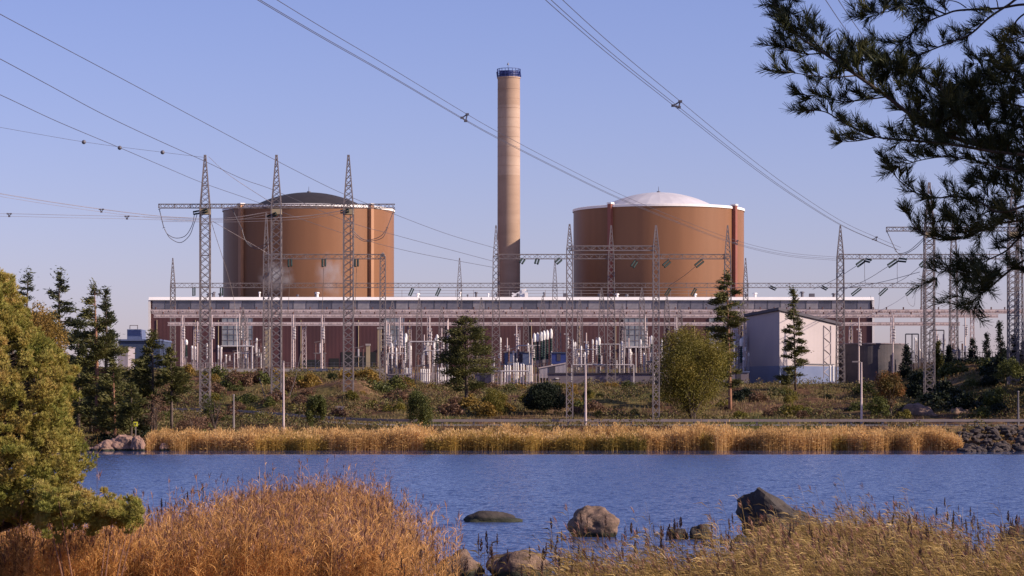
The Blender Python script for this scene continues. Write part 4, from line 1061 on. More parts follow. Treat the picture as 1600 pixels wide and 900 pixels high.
for i, (px, q) in enumerate(((1351, 442), (1402, 443), (1372, 483), (1428, 478))):
    line(['drop wire hanging left of centre under the right gantry', 'drop wire hanging right of centre under the right gantry', 'jumper loop hanging under the far gantry beyond the hall end', 'rightmost jumper loop hanging under the far gantry'][i],
         [[(px, 405, 424), (px, q - 10, 424), (px + 1, q, 424)]] if i < 2 else [[(px - 12, 462, 560), (px - 8, q - 4, 560), (px, q, 560), (px + 2, q - 18, 560), (px + 2, 450, 560)]], 0.035)

# ------------------------------------------------------------------ road furniture
t = thing('guardrail', 'long grey steel guardrail along the shore road behind the reeds', 'guardrail', (0, 301, 2.6))
b = MB(); xs2 = np.arange(-60, 150, 2.0); pp = MB()
prev = None
for x in xs2:
    y = float(road_y(np.array(x))) - 5.0; z = float(road_z(np.array(x)))
    if prev: b.bar((prev[0], prev[1], prev[2] + 0.62), (x, y, z + 0.62), 0.08, 0.3, caps=False)
    prev = (x, y, z)
for i, x in enumerate(np.arange(-60, 150, 3.7)):
    y = float(road_y(np.array(x))) - 4.85; z = float(road_z(np.array(x)))
    q = MB(); q.bar((x, y, z - 0.2), (x, y, z + 0.78), 0.22); q.build('post', M['steel_dark'], t)
b.build('rail', M['steel'], t)
def lamp(label, px, top, base, Y, arm, name='street_lamp', m=None):
    x = X(px, Y); zb = T(x, Y) - 0.1; zt = Z(top, Y)
    t = thing(name, label, 'street lamp' if arm else 'pole', (x, Y, zb))
    b = MB(); b.tube([(x, Y, zb), (x, Y, zt)], [0.15, 0.09], 8); b.build('pole', m or M['steel_pink'], t)
    if arm:
        b = MB(); b.tube([(x, Y, zt - 0.05), (x + arm * 0.5, Y, zt + 0.12), (x + arm, Y, zt + 0.1)], 0.06, 6); b.build('arm', m or M['steel'], t)
        b = MB(); b.box(x + arm * 1.0 - 0.35, x + arm * 1.0 + 0.35, Y - 0.15, Y + 0.15, zt - 0.02, zt + 0.16); b.build('lamp_head', M['steel'], t)
    else:
        b = MB(); b.lathe([(0.1, zt), (0.14, zt), (0.14, zt + 0.12), (0.001, zt + 0.2)], 8, (x, Y, 0)); b.build('cap', M['steel'], t)
lamp('slim street lamp by the road right of the dark mast', 915, 569, 662, 300, 1.0)
lamp('slim street lamp in front of the round concrete tank', 1346, 566, 655, 314, -0.8)
lamp('plain pale pole beside the middle pylon mast', 443, 566, 665, 300, 0)
lamp('short thin pole at the right edge by the road', 1591, 613, 657, 312, 0, m=M['steel_dark'])
lamp('thin leaning birch-like pole left of the left pylon mast', 365, 618, 660, 315, 0, m=M['steel'])
Y = 289; x = X(212, Y)
t = thing('sign', 'small yellow sign on a thin pole above the pink rocks', 'sign', (x, Y, 0))
b = MB(); b.tube([(x, Y, Z(684, Y) - 1), (x, Y, Z(659, Y))], 0.05, 6); b.build('pole', M['steel'], t)
b = MB(); b.box(x - 0.24, x + 0.24, Y - 0.08, Y - 0.05, Z(666, Y), Z(659, Y)); pnl = b.build('panel', M['yellow'], t)
b = MB(); b.box(x - 0.05, x + 0.05, Y - 0.095, Y - 0.081, Z(664.5, Y), Z(662.8, Y)); b.box(x - 0.1, x + 0.1, Y - 0.095, Y - 0.081, Z(662.5, Y), Z(660.8, Y)); b.build('symbol', M['dark_roof'], pnl)

#%%TREES
# ------------------------------------------------------------------ trees
def trunk_mb(x, Y, zb, zt, r, rng, bend=0.3):
    pts = []; rad = []
    ph = rng.uniform(0, 6)
    for i in range(10):
        t = i / 9; pts.append((x + bend * math.sin(t * 2.6 + ph) - bend * math.sin(ph), Y + bend * 0.5 * math.cos(t * 2.1 + ph) - bend * 0.5 * math.cos(ph), zb + (zt - zb) * t)); rad.append(r * (1 - t) ** 0.8 + 0.02)
    return pts, rad

def conifer(label, px, top, Y, wpx, start=0.2, shape='pine', mat='pine', bark='bark', n=3500, seed=0, base=None, skew=0.0, leaf=(0.5, 0.13), flat=0.28, cat='tree', name='pine_tree', group='pines', gap=0.0, r=0.22, tiers=None):
    rng = np.random.default_rng(seed + 1000)
    x = X(px, Y); zb = T(x, Y) if base is None else Z(base, Y); zt = Z(top, Y); H = zt - zb; R = wpx / 2 * Y / F
    t = thing(name, label, cat, (x, Y, zb), group)
    tp, tr = trunk_mb(x, Y, zb - 0.4, zt - H * 0.03, r * H / 12, rng, H * 0.012)
    b = MB(); b.tube(tp, tr, 8); tk = b.build('trunk', M[bark], t, smooth=True)
    nb = tiers or int(22 + H * 1.6)
    cen = []; lm = MB(); wts = []
    for k in range(nb):
        f = start + (1 - start) * ((k + rng.uniform(0, 0.9)) / nb)
        q = (f - start) / (1 - start)
        if shape == 'pine': rad = R * (0.55 + 0.6 * math.sin(min(1, q * 1.25 + 0.12) * math.pi * 0.9)) * (1 - q ** 3.5) 
        elif shape == 'cone': rad = R * (1 - q) ** 0.8 * 1.05 + 0.1
        elif shape == 'oval': rad = R * math.sin(math.pi * (0.12 + 0.86 * q)) ** 0.7
        else: rad = R * (1 - q) ** 0.55
        rad *= rng.uniform(0.55, 1.1)
        if rng.random() < gap: rad *= 0.35
        az = rng.uniform(0, 2 * math.pi) if k % 3 else rng.choice([0.15, math.pi - 0.15]) + rng.normal() * 0.3
        ti = f * 9; i0 = min(8, int(ti)); p0 = Vector(tp[i0]).lerp(Vector(tp[i0 + 1]), ti - i0)
        rise = (0.35 if shape == 'pine' else 0.05) * (q - 0.25) * rad
        p1 = p0 + Vector((math.cos(az) * rad * (1 + skew * math.cos(az)), math.sin(az) * rad, rise + rng.normal() * 0.12 * rad))
        pm = p0.lerp(p1, 0.5) + Vector((0, 0, 0.08 * rad))
        lm.tube([p0, pm, p1], [0.05 * H / 12 + 0.01, 0.035 * H / 12, 0.01], 4)
        m = max(2, int(2 + rad * 1.7))
        for j in range(m):
            s = 0.28 + 0.75 * (j + 0.5) / m
            c = p0.lerp(p1, min(s, 1.02)); cs = (0.24 + 0.10 * rad) * rng.uniform(0.7, 1.25)
            cen.append((c.x, c.y, c.z + 0.05, cs)); wts.append(cs ** 1.6)
    # leader tuft
    for dz in (0.0, 0.03, 0.06): cen.append((tp[-1][0], Y, zt - H * (0.01 + dz), 0.12 * R + 0.12 + dz * 3)); wts.append(0.05 + R * 0.03)
    lm.build('limbs', M[bark], tk)
    cen = np.array(cen); wts = np.array(wts); wts /= wts.sum()
    n = int(n * 2.0); idx = rng.choice(len(cen), n, p=wts)
    g_ = rng.normal(size=(n, 3)) * cen[idx, 3:4] * np.array([1, 1, flat * 2]) * 0.75
    pos = cen[idx, :3] + g_
    out = pos - np.array([x, Y, 0]); out[:, 2] = 0.35 * np.linalg.norm(out[:, :2], axis=1)
    V, Fq, tt = leaf_arrays(rng, pos, leaf[0], leaf[1], unit(out))
    mesh_np('crown', V, Fq, M[mat], t, tt)
    return t

def broadleaf(label, px, top, Y, wpx, bot=None, mat='leaf_green', bark='bark', n=2500, seed=0, trunk=True, leaf=(0.26, 0.16), cat='tree', name='tree', group=None, lumps=26, base=None, jit=0.22, stems=1, dz=0.0, uni=False):
    """crown between rows top and bot; lumpy cloud of leaves on limbs"""
    rng = np.random.default_rng(seed + 5000)
    x = X(px, Y); zb = T(x, Y) if base is None else Z(base, Y); zt = Z(top, Y)
    z0 = Z(bot, Y) if bot else zb
    R = wpx / 2 * Y / F; cz = (zt + z0) / 2; rz = max((zt - z0) / 2, 0.3)
    t = thing(name, label, cat, (x, Y, zb), group)
    lm = MB(); cen = []
    for k in range(lumps):
        d = rng.normal(size=3); d /= np.linalg.norm(d)
        u = rng.uniform(0.35, 1.0) ** 0.6
        s = rng.uniform(0.22, 0.42)
        if uni: u = rng.uniform(0.8, 1.0); s = 0.3; d[2] = abs(d[2]) * 1.6 - 0.4; d /= np.linalg.norm(d)
        c = Vector((x + d[0] * R * u * (1 - s * 0.7), Y + d[1] * R * u * (1 - s * 0.7), cz + d[2] * rz * u * (1 - s * 0.75)))
        if c.z < zb: c.z = zb + 0.1
        cen.append((c.x, c.y, c.z, s))
        root = Vector((x, Y, zb + (z0 - zb) * 0.6 + 0.1))
        if trunk: lm.tube([root, root.lerp(c, 0.5) + Vector((0, 0, 0.1 * rz)), c], [0.07 * R / 2, 0.04 * R / 2, 0.01], 4)
    if trunk:
        b = MB()
        b.tube([(x, Y, zb - 0.4), (x + 0.03 * R, Y, zb + (z0 - zb) * 0.6 + 0.1), (x, Y, cz)], [0.08 * R, 0.06 * R, 0.02 * R], 8); tk = b.build('trunk', M[bark], t, smooth=True)
        lm.build('limbs', M[bark], tk)
    cen = np.array(cen)
    idx = rng.integers(0, len(cen), n)
    d = unit(rng.normal(size=(n, 3))); rad = rng.uniform(0.3, 1.0, (n, 1)) ** 0.45 + rng.normal(size=(n, 1)) * jit * 0.5
    pos = cen[idx, :3] + d * rad * cen[idx, 3:4] * np.array([R, R, rz])
    pos[:, 2] = np.maximum(pos[:, 2], zb - 0.1)
    V, Fq, tt = leaf_arrays(rng, pos, leaf[0], leaf[1])
    mesh_np('crown' if trunk else 'foliage', V, Fq, M[mat], t, tt)
    return t

# tall background pines at the left
conifer('tall dark pine behind the golden tree, leftmost of the three tall ones', 42, 419, 330, 74, 0.25, 'pine', 'pine_dark', n=3600, seed=1, base=640, skew=-0.2)
conifer('tallest slender pine with a pointed ragged top, middle of the three at left', 97, 418, 305, 90, 0.22, 'pine', 'pine_dark', n=5200, seed=2, base=650, skew=0.0, gap=0.15)
conifer('tall broad pine with twin tops, rightmost of the three at left', 152, 441, 299, 104, 0.12, 'pine', 'pine', 'bark_red', n=6200, seed=3, base=668, skew=0.0, gap=0.1)
conifer('slim second leader pine leaning against the rightmost tall pine', 164, 446, 300, 30, 0.45, 'pine', 'pine_dark', n=1300, seed=4, base=650)
conifer('dark pine filling the gap between the tall left pines', 122, 500, 304, 66, 0.1, 'pine', 'pine_dark', n=3500, seed=5, base=668)
conifer('green pine below the tall left pines near the shore', 180, 560, 294, 70, 0.2, 'pine', 'pine', 'bark_red', n=3000, seed=6, base=690)
conifer('short pine in front of the hall corner, left of its pair', 238, 515, 298, 62, 0.3, 'pine', 'pine', n=3000, seed=7, base=668)
conifer('short pine in front of the hall corner, right of its pair', 268, 540, 297, 46, 0.35, 'pine', 'pine', n=1900, seed=8, base=665)
conifer('low pine sapling above the pink rocks', 205, 600, 291, 50, 0.25, 'pine', 'pine', n=1500, seed=9, base=688)
for i, (px, top, Y, wd, lab, bs) in enumerate([(20, 470, 318, 70, 'dark pine rising just behind the golden tree at far left', 655), (72, 500, 312, 74, 'bushy dark pine between the leftmost and middle tall pines', 660),
        (142, 520, 310, 66, 'bushy pine under the rightmost tall pine', 668), (215, 585, 300, 54, 'small dark pine left of the hall corner pair', 675), (108, 560, 306, 70, 'low dark pine filling the shore behind the near pine', 675)]):
    conifer(lab, px, top, Y, wd, 0.05, 'oval', 'pine_dark' if i % 2 else 'pine', n=3600, seed=140 + i, base=bs, tiers=60)
# centre and right trees
conifer('broad bushy pine standing before the middle of the hall', 728, 491, 345, 86, 0.22, 'oval', 'pine', 'bark_dark', n=8000, seed=10, base=638, leaf=(0.42, 0.12), tiers=75)
conifer('tall bare-stemmed pine with a ragged crown left of the pale shed', 1141, 423, 345, 62, 0.2, 'oval', 'pine', 'bark_red', n=5000, seed=11, base=646, gap=0.3, r=0.16)
conifer('slim airy pine in front of the pale shed', 1243, 448, 400, 56, 0.08, 'cone', 'pine', 'bark', n=3600, seed=12, base=606, gap=0.12, r=0.13)
broadleaf('large rounded yellow-green tree on the shore slope', 1081, 508, 325, 146, 652, 'leaf_ygreen', 'bark_dark', 46000, 13, lumps=95, base=658, leaf=(0.2, 0.12))
broadleaf('smooth dark green dome-shaped bush left of the dark road-side mast', 852, 597, 330, 76, None, 'leaf_dark', n=26000, seed=14, trunk=False, name='bush', cat='bush', lumps=90, base=656, leaf=(0.16, 0.12), jit=0.03, uni=True)
broadleaf('grey-green rounded bush by the road under the small lattice mast', 656, 603, 296, 48, None, 'leaf_green', n=10000, seed=15, trunk=False, name='bush', cat='bush', lumps=26, base=672, leaf=(0.18, 0.10))
broadleaf('yellow-green round bush just right of the broad pine', 775, 605, 330, 58, None, 'leaf_ygreen', n=9000, seed=16, trunk=False, name='bush', cat='bush', lumps=22, base=656, leaf=(0.18, 0.1))
broadleaf('narrow upright green bush by the road between two pylon masts', 495, 612, 296, 36, None, 'leaf_green', n=8000, seed=17, trunk=False, name='bush', cat='bush', lumps=24, base=672, leaf=(0.18, 0.1))
broadleaf('rust-topped small tree right of the street lamp', 1391, 574, 325, 60, 640, 'leaf_rust', n=9000, seed=18, name='tree', lumps=26, base=656, leaf=(0.22, 0.13))
broadleaf('small green bush under the rust-topped tree', 1372, 618, 320, 44, None, 'leaf_green', n=1800, seed=19, trunk=False, name='bush', cat='bush', base=656)
broadleaf('golden-leaved tree behind the near left pine', 62, 468, 205, 100, 620, 'leaf_gold', n=14000, seed=20, lumps=50, leaf=(0.16, 0.11), base=690)
broadleaf('thin sprawling sapling by the road left of the left mast', 335, 590, 300, 46, 668, 'leaf_green', n=1100, seed=21, lumps=20, base=672, leaf=(.2, .1))
broadleaf('grey leafless-looking shrub above the golden reeds at left', 300, 640, 294, 60, 676, 'leaf_brown', n=1500, seed=22, lumps=18, base=684, leaf=(.2, .07))
broadleaf('bare brownish birch sapling right of the low pine sapling', 240, 600, 293, 50, 676, 'leaf_brown', 'bark', n=1000, seed=23, lumps=20, base=690, leaf=(.2, .08))
# right skyline conifers
for i, (px, top, wd, mat, lab) in enumerate([
        (1564, 502, 16, 'thuja', 'tall narrow dark cypress on the right skyline'), (1466, 534, 18, 'pine', 'light green cone-shaped tree at the foot of the right portal mast'),
        (1482, 541, 12, 'thuja', 'small dark cone right of the light green cone'), (1415, 540, 20, 'thuja', 'dark narrow conifer touching the round tank'),
        (1583, 524, 16, 'thuja', 'dark cone at the right portal mast'), (1521, 530, 22, 'thuja', 'ragged dark conifer left of the tall cypress'),
        (1543, 522, 20, 'thuja', 'ragged dark conifer just left of the tall cypress'), (1600, 535, 26, 'thuja', 'dark conifer cut by the right picture edge')]):
    conifer(lab, px, top, 405 + i * 3, wd, 0.02, 'cone', mat, n=1700, seed=30 + i, base=590 - (i % 3) * 4, leaf=(0.3, 0.14), name='conifer', group='skyline conifers', flat=0.5)
broadleaf('olive bush on the right slope under the picture edge pine', 1578, 556, 350, 56, None, 'leaf_green', n=2600, seed=41, trunk=False, name='bush', cat='bush', base=600)
# out-of-frame grove that shades the right-hand hill
GR = []
for yy in range(306, 440, 9):
    for k in range(2 if yy > 315 else 1): GR.append((0.2 * yy + 6.5 + k * 9 + (yy % 4), yy, 15 + (yy * 7 % 5) - (4 if yy > 400 else 0)))
for i, (xx, yy, hh) in enumerate(GR):
    zb = T(xx, yy); pxx = 800 + xx * F / yy
    conifer('tall dark pine outside the right edge shading the hill, number tag none', pxx, HY - (zb + hh - HC) * F / yy, yy, 6.5 * F / yy, 0.1, 'oval', 'pine_dark', n=2200, seed=50 + i, leaf=(0.9, 0.34), group='grove beyond the right edge')['label'] = 'tall dark pine in the grove beyond the right picture edge'

# slope bushes: one by one
rb_ = random.Random(77)
BUSH = []
def bushrow(n, pxr, Yr, hr, mats, seed):
    r = random.Random(seed)
    for i in range(n):
        BUSH.append((r.uniform(*pxr), r.uniform(*Yr), r.uniform(*hr), r.choice(mats)))
bushrow(46, (290, 640), (362, 424), (1.3, 2.9), ['leaf_ygreen', 'leaf_green', 'leaf_green', 'leaf_gold', 'leaf_brown'], 1)
bushrow(22, (300, 640), (322, 358), (0.8, 1.8), ['leaf_green', 'leaf_brown', 'leaf_ygreen'], 2)
bushrow(44, (640, 1040), (322, 415), (0.9, 2.2), ['leaf_ygreen', 'leaf_green', 'leaf_brown', 'leaf_gold'], 3)
bushrow(40, (1130, 1430), (322, 420), (0.8, 2.1), ['leaf_green', 'leaf_brown', 'leaf_ygreen', 'leaf_dark'], 4)
bushrow(42, (1420, 1620), (322, 425), (1.3, 3.2), ['leaf_dark', 'leaf_dark', 'leaf_green'], 5)
bushrow(38, (150, 380), (292, 350), (0.8, 2.4), ['leaf_green', 'leaf_brown', 'leaf_dark', 'leaf_brown'], 6)
bushrow(14, (440, 1420), (295, 299), (0.5, 0.9), ['leaf_brown', 'leaf_green', 'leaf_dark'], 7)
MN = {'leaf_ygreen': 'yellow-green', 'leaf_green': 'green', 'leaf_brown': 'brownish', 'leaf_gold': 'golden', 'leaf_dark': 'dark green'}
protoB = {}; sets = {}
for i, (px, Y, h, mt) in enumerate(BUSH):
    x = X(px, Y)
    if abs(Y - float(road_y(np.array(x)))) < 8: Y += 14; x = X(px, Y)
    v = i % 3
    if (mt, v) not in protoB:
        rng = np.random.default_rng(900 + v * 7 + len(mt)); cen = []
        for k in range(16):
            d = rng.normal(size=3); d /= np.linalg.norm(d); cen.append((d[0] * 0.55, d[1] * 0.55, abs(d[2]) * 0.6, rng.uniform(0.25, 0.45)))
        cen = np.array(cen); n = 1300; idx = rng.integers(0, 16, n)
        pos = cen[idx, :3] + unit(rng.normal(size=(n, 3))) * rng.uniform(0.3, 1, (n, 1)) ** 0.5 * cen[idx, 3:4]
        pos[:, 2] = np.abs(pos[:, 2])
        V, Fq, tt = leaf_arrays(rng, pos, 0.17, 0.09)
        o = mesh_np('bush', V, Fq, M[mt], None, tt); protoB[(mt, v)] = o.data
    else:
        o = bpy.data.objects.new('bush', protoB[(mt, v)]); C.objects.link(o)
    o.location = (x, Y, T(x, Y) - 0.15); wsc = h * rb_.uniform(0.7, 1.25); o.scale = (wsc, wsc, h * 0.95); o.rotation_euler = (0, 0, rb_.uniform(0, 6))
    tag(o, None, 'bush', 'bushes on the far slope')
    sets.setdefault(('low ' + MN[mt] + ' bush') if h < 1.3 else (MN[mt] + ' bush'), []).append((px, o, Y))
SL = {'before': 'on the reed bank', 'mid': 'behind the road', 'up': 'up the slope'}
for what, its in sets.items():
    for key, f in (('before', lambda Y: Y < 300), ('mid', lambda Y: 300 <= Y < 365), ('up', lambda Y: Y >= 365)):
        sub = [(px, o) for px, o, Y in its if f(Y)]
        label_set(sub, what + ' ' + SL[key])

# tangled low scrub between the bushes (stuff)
rng = np.random.default_rng(41)
n = 230000
gxp = rng.uniform(100, 1640, n); gY = 293 + 135 * rng.uniform(0, 1, n); gxx = (gxp - 800) * gY / F
m1 = fbm(gxx / 3.2, gY / 5.0, 61) + 0.5 * fbm(gxx / 14, gY / 20, 62)
keep = (np.abs(gY - road_y(gxx)) > 6.5) & (m1 > 0.06 - 0.12 * (gxp > 1400))
gxx, gY, m1 = gxx[keep], gY[keep], m1[keep]; n = len(gxx)
hgt = rng.uniform(0, 1, n) * np.clip((m1 - 0.02) * 2.6, 0.1, 1.5)
pos = np.stack([gxx, gY, terrain(gxx, gY) + hgt], 1)
V, Fq, tt = leaf_arrays(rng, pos, 0.34, 0.15)
tag(mesh_np('scrub', V, Fq, M['scrub'], None, tt), 'tangled low brown and green scrub covering the far slope', 'scrub', kind='stuff')

# dry grass on the slope and bank (stuff)
rng = np.random.default_rng(4)
n = 60000
gxp = rng.uniform(100, 1640, n); gY = rng.uniform(292, 425, n)
gxx = (gxp - 800) * gY / F
keep = np.abs(gY - road_y(gxx)) > 6
keep &= (vnoise(gxx / 6, gY / 14, 9) > -0.18) | (gY < 300)
gxx = gxx[keep]; gY = gY[keep]; n = len(gxx)
base = np.stack([gxx, gY, terrain(gxx, gY) - 0.05], 1)
d = rng.normal(size=(n, 3)) * 0.35; d[:, 2] = 1
V, Fq, tt = needle_arrays(rng, base, d, 0.55, 0.09)
tag(mesh_np('grass', V, Fq, M['grass'], None, tt), 'dry yellow brown grass over the far slope', 'grass', kind='stuff')

# ------------------------------------------------------------------ reeds
def reeds(name, label, px_, Y_, h, width, stem_m, leaf_m, plume_m, seed, nleaf=6, leaf_len=0.4, leaf_w=0.025, plume=(0.22, 0.05), pn=3, lean=0.10, wind=(-0.2, 0.0), wig=1.0, zb=None, droop=0.5, leaf_lo=0.25, pp=1.0, zmax=9, upb=0.0):
    rng = np.random.default_rng(seed); n = len(px_)
    x = (px_ - 800) * Y_ / F; z = terrain(x, Y_) if zb is None else np.full(n, zb)
    z = np.clip(z, -0.35, zmax)
    base = np.stack([x, Y_, z], 1)
    L = rng.normal(size=(n, 2)) * lean + np.array(wind) * 0.35
    top = base + np.stack([L[:, 0] * h, L[:, 1] * h, h], 1)
    mid = base + (top - base) * 0.5 - np.stack([L[:, 0] * h * 0.12, L[:, 1] * h * 0.12, h * 0], 1)
    a = rng.uniform(0, np.pi, n); o = np.stack([np.cos(a), np.sin(a) * 0.5, a * 0], 1) * (width / 2)
    V = [np.stack([base - o, base + o, mid + o * 0.9, mid - o * 0.9, top + o * 0.4, top - o * 0.4], 1).reshape(-1, 3)]
    k = np.arange(n)[:, None] * 6
    Fs = [np.concatenate([k + np.array([0, 1, 2, 3]), k + np.array([3, 2, 4, 5])], 0)]
    ts = rng.uniform(0, 1, n); T_ = [np.repeat(ts, 6)]; mi = [np.zeros(2 * n)]
    off = 6 * n
    for j in range(nleaf):
        s = rng.uniform(leaf_lo, 0.95, n)[:, None]
        p0 = base + (top - base) * s
        ang = rng.uniform(0, 2 * np.pi, n)
        dr = np.stack([np.cos(ang) + wind[0] * 3, np.sin(ang) + wind[1] * 3, np.zeros(n)], 1); dr = unit(dr)
        ll = (leaf_len * rng.uniform(0.6, 1.3, n))[:, None]
        up = (upb + rng.uniform(0.2, 1.3, n))[:, None] * np.array([0, 0, 1.0])
        d1 = unit(dr + up); d2 = unit(dr + up * 0.3 - np.array([0, 0, droop]) * rng.uniform(0.3, 1.2, n)[:, None])
        p1 = p0 + d1 * ll * 0.5; p2 = p1 + d2 * ll * 0.5
        ow = unit(np.cross(d1, rng.normal(size=(n, 3)))) * leaf_w / 2
        V.append(np.stack([p0, p1 - ow, p2, p1 + ow], 1).reshape(-1, 3)); Fs.append(off + np.arange(4 * n).reshape(n, 4)); off += 4 * n
        T_.append(np.repeat((ts + rng.uniform(0, 1, n)) / 2, 4)); mi.append(np.ones(n))
    if pn:
        sel = np.where(rng.uniform(0, 1, n) < pp)[0]; tq = top[sel]; q = len(sel)
        for j in range(pn):
            ang = rng.uniform(0, 2 * np.pi, q)
            dr = unit(np.stack([np.cos(ang) * 0.4 + wind[0] * 1.6, np.sin(ang) * 0.4, np.ones(q)], 1))
            pl_ = (plume[0] * rng.uniform(0.5, 1.2, q))[:, None]
            p0 = tq - np.array([0, 0, 1.0]) * pl_ * 0.8 * (j / max(pn, 1)); p2 = p0 + dr * pl_
            ow = unit(np.cross(dr, rng.normal(size=(q, 3)))) * plume[1] / 2
            p1 = p0 + dr * pl_ * 0.45
            V.append(np.stack([p0, p1 - ow, p2, p1 + ow], 1).reshape(-1, 3)); Fs.append(off + np.arange(4 * q).reshape(q, 4)); off += 4 * q
            T_.append(np.repeat(rng.uniform(0, 1, q), 4)); mi.append(np.full(q, 2))
    o_ = mesh_np(name, np.concatenate(V), np.concatenate(Fs), [stem_m, leaf_m, plume_m], None, np.concatenate(T_), mi=np.concatenate(mi))
    return tag(o_, label, 'reeds', kind='stuff')

rng = np.random.default_rng(12)
# far golden belt
n = 26000
px_ = rng.uniform(228, 1502, n); Yb = 273 + 10 * rng.uniform(0, 1, n) ** 1.3
edge = np.interp(px_, [228, 250, 1420, 1502], [3, 8, 8, 4]); Yb = 286.2 + (Yb - 273) * edge / 10 + vnoise(px_ / 25, px_ * 0, 7) * 1.6
h = rng.normal(1.92, 0.26, n) + 0.7 * fbm(px_ / 45, px_ * 0 + 2, 8) + 0.4 * fbm(px_ / 8, px_ * 0 + 5, 9) - np.interp(px_, [228, 240, 1440, 1502], [0.8, 0, 0, 0.9])
grn = fbm(px_ / 70, Yb * 0 + 1, 21) + np.exp(-((px_ - 860) / 130) ** 2) * 0.5 - (Yb - 286) / 18
gm = grn > 0.12
reeds('reed_bed', 'golden reed belt along the whole far shore', px_[~gm], Yb[~gm], h[~gm], 0.05, M['reed_far'], M['reed_far'], M['reed_far'], 2, nleaf=5, leaf_len=0.5, leaf_w=0.06, plume=(0.3, 0.08), pn=2, lean=0.04, wind=(0.02, 0), zmax=0.15)
reeds('reed_bed', 'greener lower reeds along the front of the far belt', px_[gm], Yb[gm], h[gm] * 0.85, 0.05, M['reed_far_green'], M['reed_far_green'], M['reed_far'], 3, nleaf=5, leaf_len=0.5, leaf_w=0.06, plume=(0.3, 0.08), pn=1, lean=0.05, wind=(0.02, 0), zmax=0.1)

# near left orange patch
n = 62000
px_ = rng.uniform(-40, 720, n); Yn = rng.uniform(60, 103, n)
far = np.interp(px_, [-40, 100, 230, 300, 360, 420, 500, 560, 590, 620, 650, 690, 720], [80, 80, 82, 86, 94, 101, 102, 102, 98, 92, 88, 84, 80]) + 3 * vnoise(px_ / 18, px_ * 0, 31)
dens = np.interp(px_, [-40, 560, 600, 650, 690, 720], [1, 1, 0.4, 0.14, 0.05, 0.02]) * np.interp(Yn - far, [-8, -3, 0], [1, 0.8, 0.25])
keep = (Yn < far) & (rng.uniform(0, 1, n) < dens) & (fbm(px_ / 13, Yn / 1.6, 51) > -0.08)
px_ = px_[keep]; Yn = Yn[keep]
clump = fbm(px_ / 30, Yn / 4, 41)
h = 2.05 + 0.5 * clump + 0.6 * fbm(px_ / 9, Yn / 1.5, 45) + rng.gamma(1.5, 0.22, len(px_)) - np.clip(terrain((px_ - 800) * Yn / F, Yn), 0, 2) * 0.3 + np.interp(px_, [0, 200, 400, 560], [-0.25, -0.2, 0.15, 0.2])
reeds('reed_bed', 'bright orange near reed bed at lower left', px_, Yn, h, 0.013, M['reed_orange'], M['reed_orange'], M['reed_plume'], 5, nleaf=15, leaf_len=0.34, leaf_w=0.020, leaf_lo=0.12, droop=0.15, plume=(0.17, 0.022), pn=6, pp=0.4, upb=1.0, lean=0.06, wind=(0.05, 0))
# near right olive patch
n = 52000
px_ = rng.uniform(820, 1660, n); Yn = rng.uniform(56, 88, n)
top_ = np.interp(px_, [820, 860, 940, 1020, 1100, 1160, 1220, 1290, 1350, 1430, 1500, 1560, 1660], [900, 866, 842, 838, 846, 836, 806, 800, 796, 798, 808, 836, 838])
far = (HC - 2.25) * F / (top_ - HY) + 7 * vnoise(px_ / 11, px_ * 0, 33)
dens = np.interp(px_, [820, 900, 1000, 1150, 1230, 1660], [0.12, 0.35, 0.55, 0.8, 1, 1]) * np.interp(Yn - far, [-7, -2, 0], [1, 0.75, 0.3])
keep = (Yn < far) & (rng.uniform(0, 1, n) < dens) & (fbm(px_ / 13, Yn / 1.6, 53) > -0.08)
px_ = px_[keep]; Yn = Yn[keep]
h = 1.75 + 0.6 * fbm(px_ / 30, Yn / 4, 43) + 0.6 * fbm(px_ / 9, Yn / 1.5, 47) + rng.gamma(1.5, 0.22, len(px_))
reeds('reed_bed', 'olive and straw coloured windblown reed bed at lower right', px_, Yn, h, 0.012, M['reed_olive'], M['reed_olive'], M['reed_plume'], 6, nleaf=15, leaf_len=0.42, leaf_w=0.020, leaf_lo=0.12, plume=(0.18, 0.022), pn=6, pp=0.3, lean=0.07, wind=(-0.45, 0), droop=0.35)
# sparse dark plumed stalks rising above both patches: individual plants
stk = [(640, 862), (655, 830), (668, 842), (608, 800), (585, 790), (745, 829), (760, 838), (762, 825), (780, 828), (778, 848), (803, 855), (835, 848), (847, 846), (864, 832), (875, 850), (720, 862), (728, 866),
       (984, 812), (976, 820), (998, 822), (1020, 805), (1030, 812), (1062, 808), (1064, 806), (1108, 828), (1125, 826), (1152, 800), (1164, 800), (1190, 800), (1352, 778), (1351, 790), (1401, 776), (1412, 785), (1388, 792),
       (1420, 805), (1432, 795), (1438, 800), (1477, 778), (1455, 783), (1491, 800), (1500, 786), (1516, 785), (1525, 800), (1534, 805), (1580, 800), (1586, 806), (1553, 822), (1560, 830), (1572, 818),
       (232, 780), (246, 778), (257, 790), (285, 778), (300, 772), (312, 750), (321, 760), (335, 788), (338, 770), (352, 790), (380, 770), (394, 762), (415, 748), (433, 752), (482, 758), (520, 752), (536, 746), (561, 752), (578, 760)]
protoS = None; itS = []
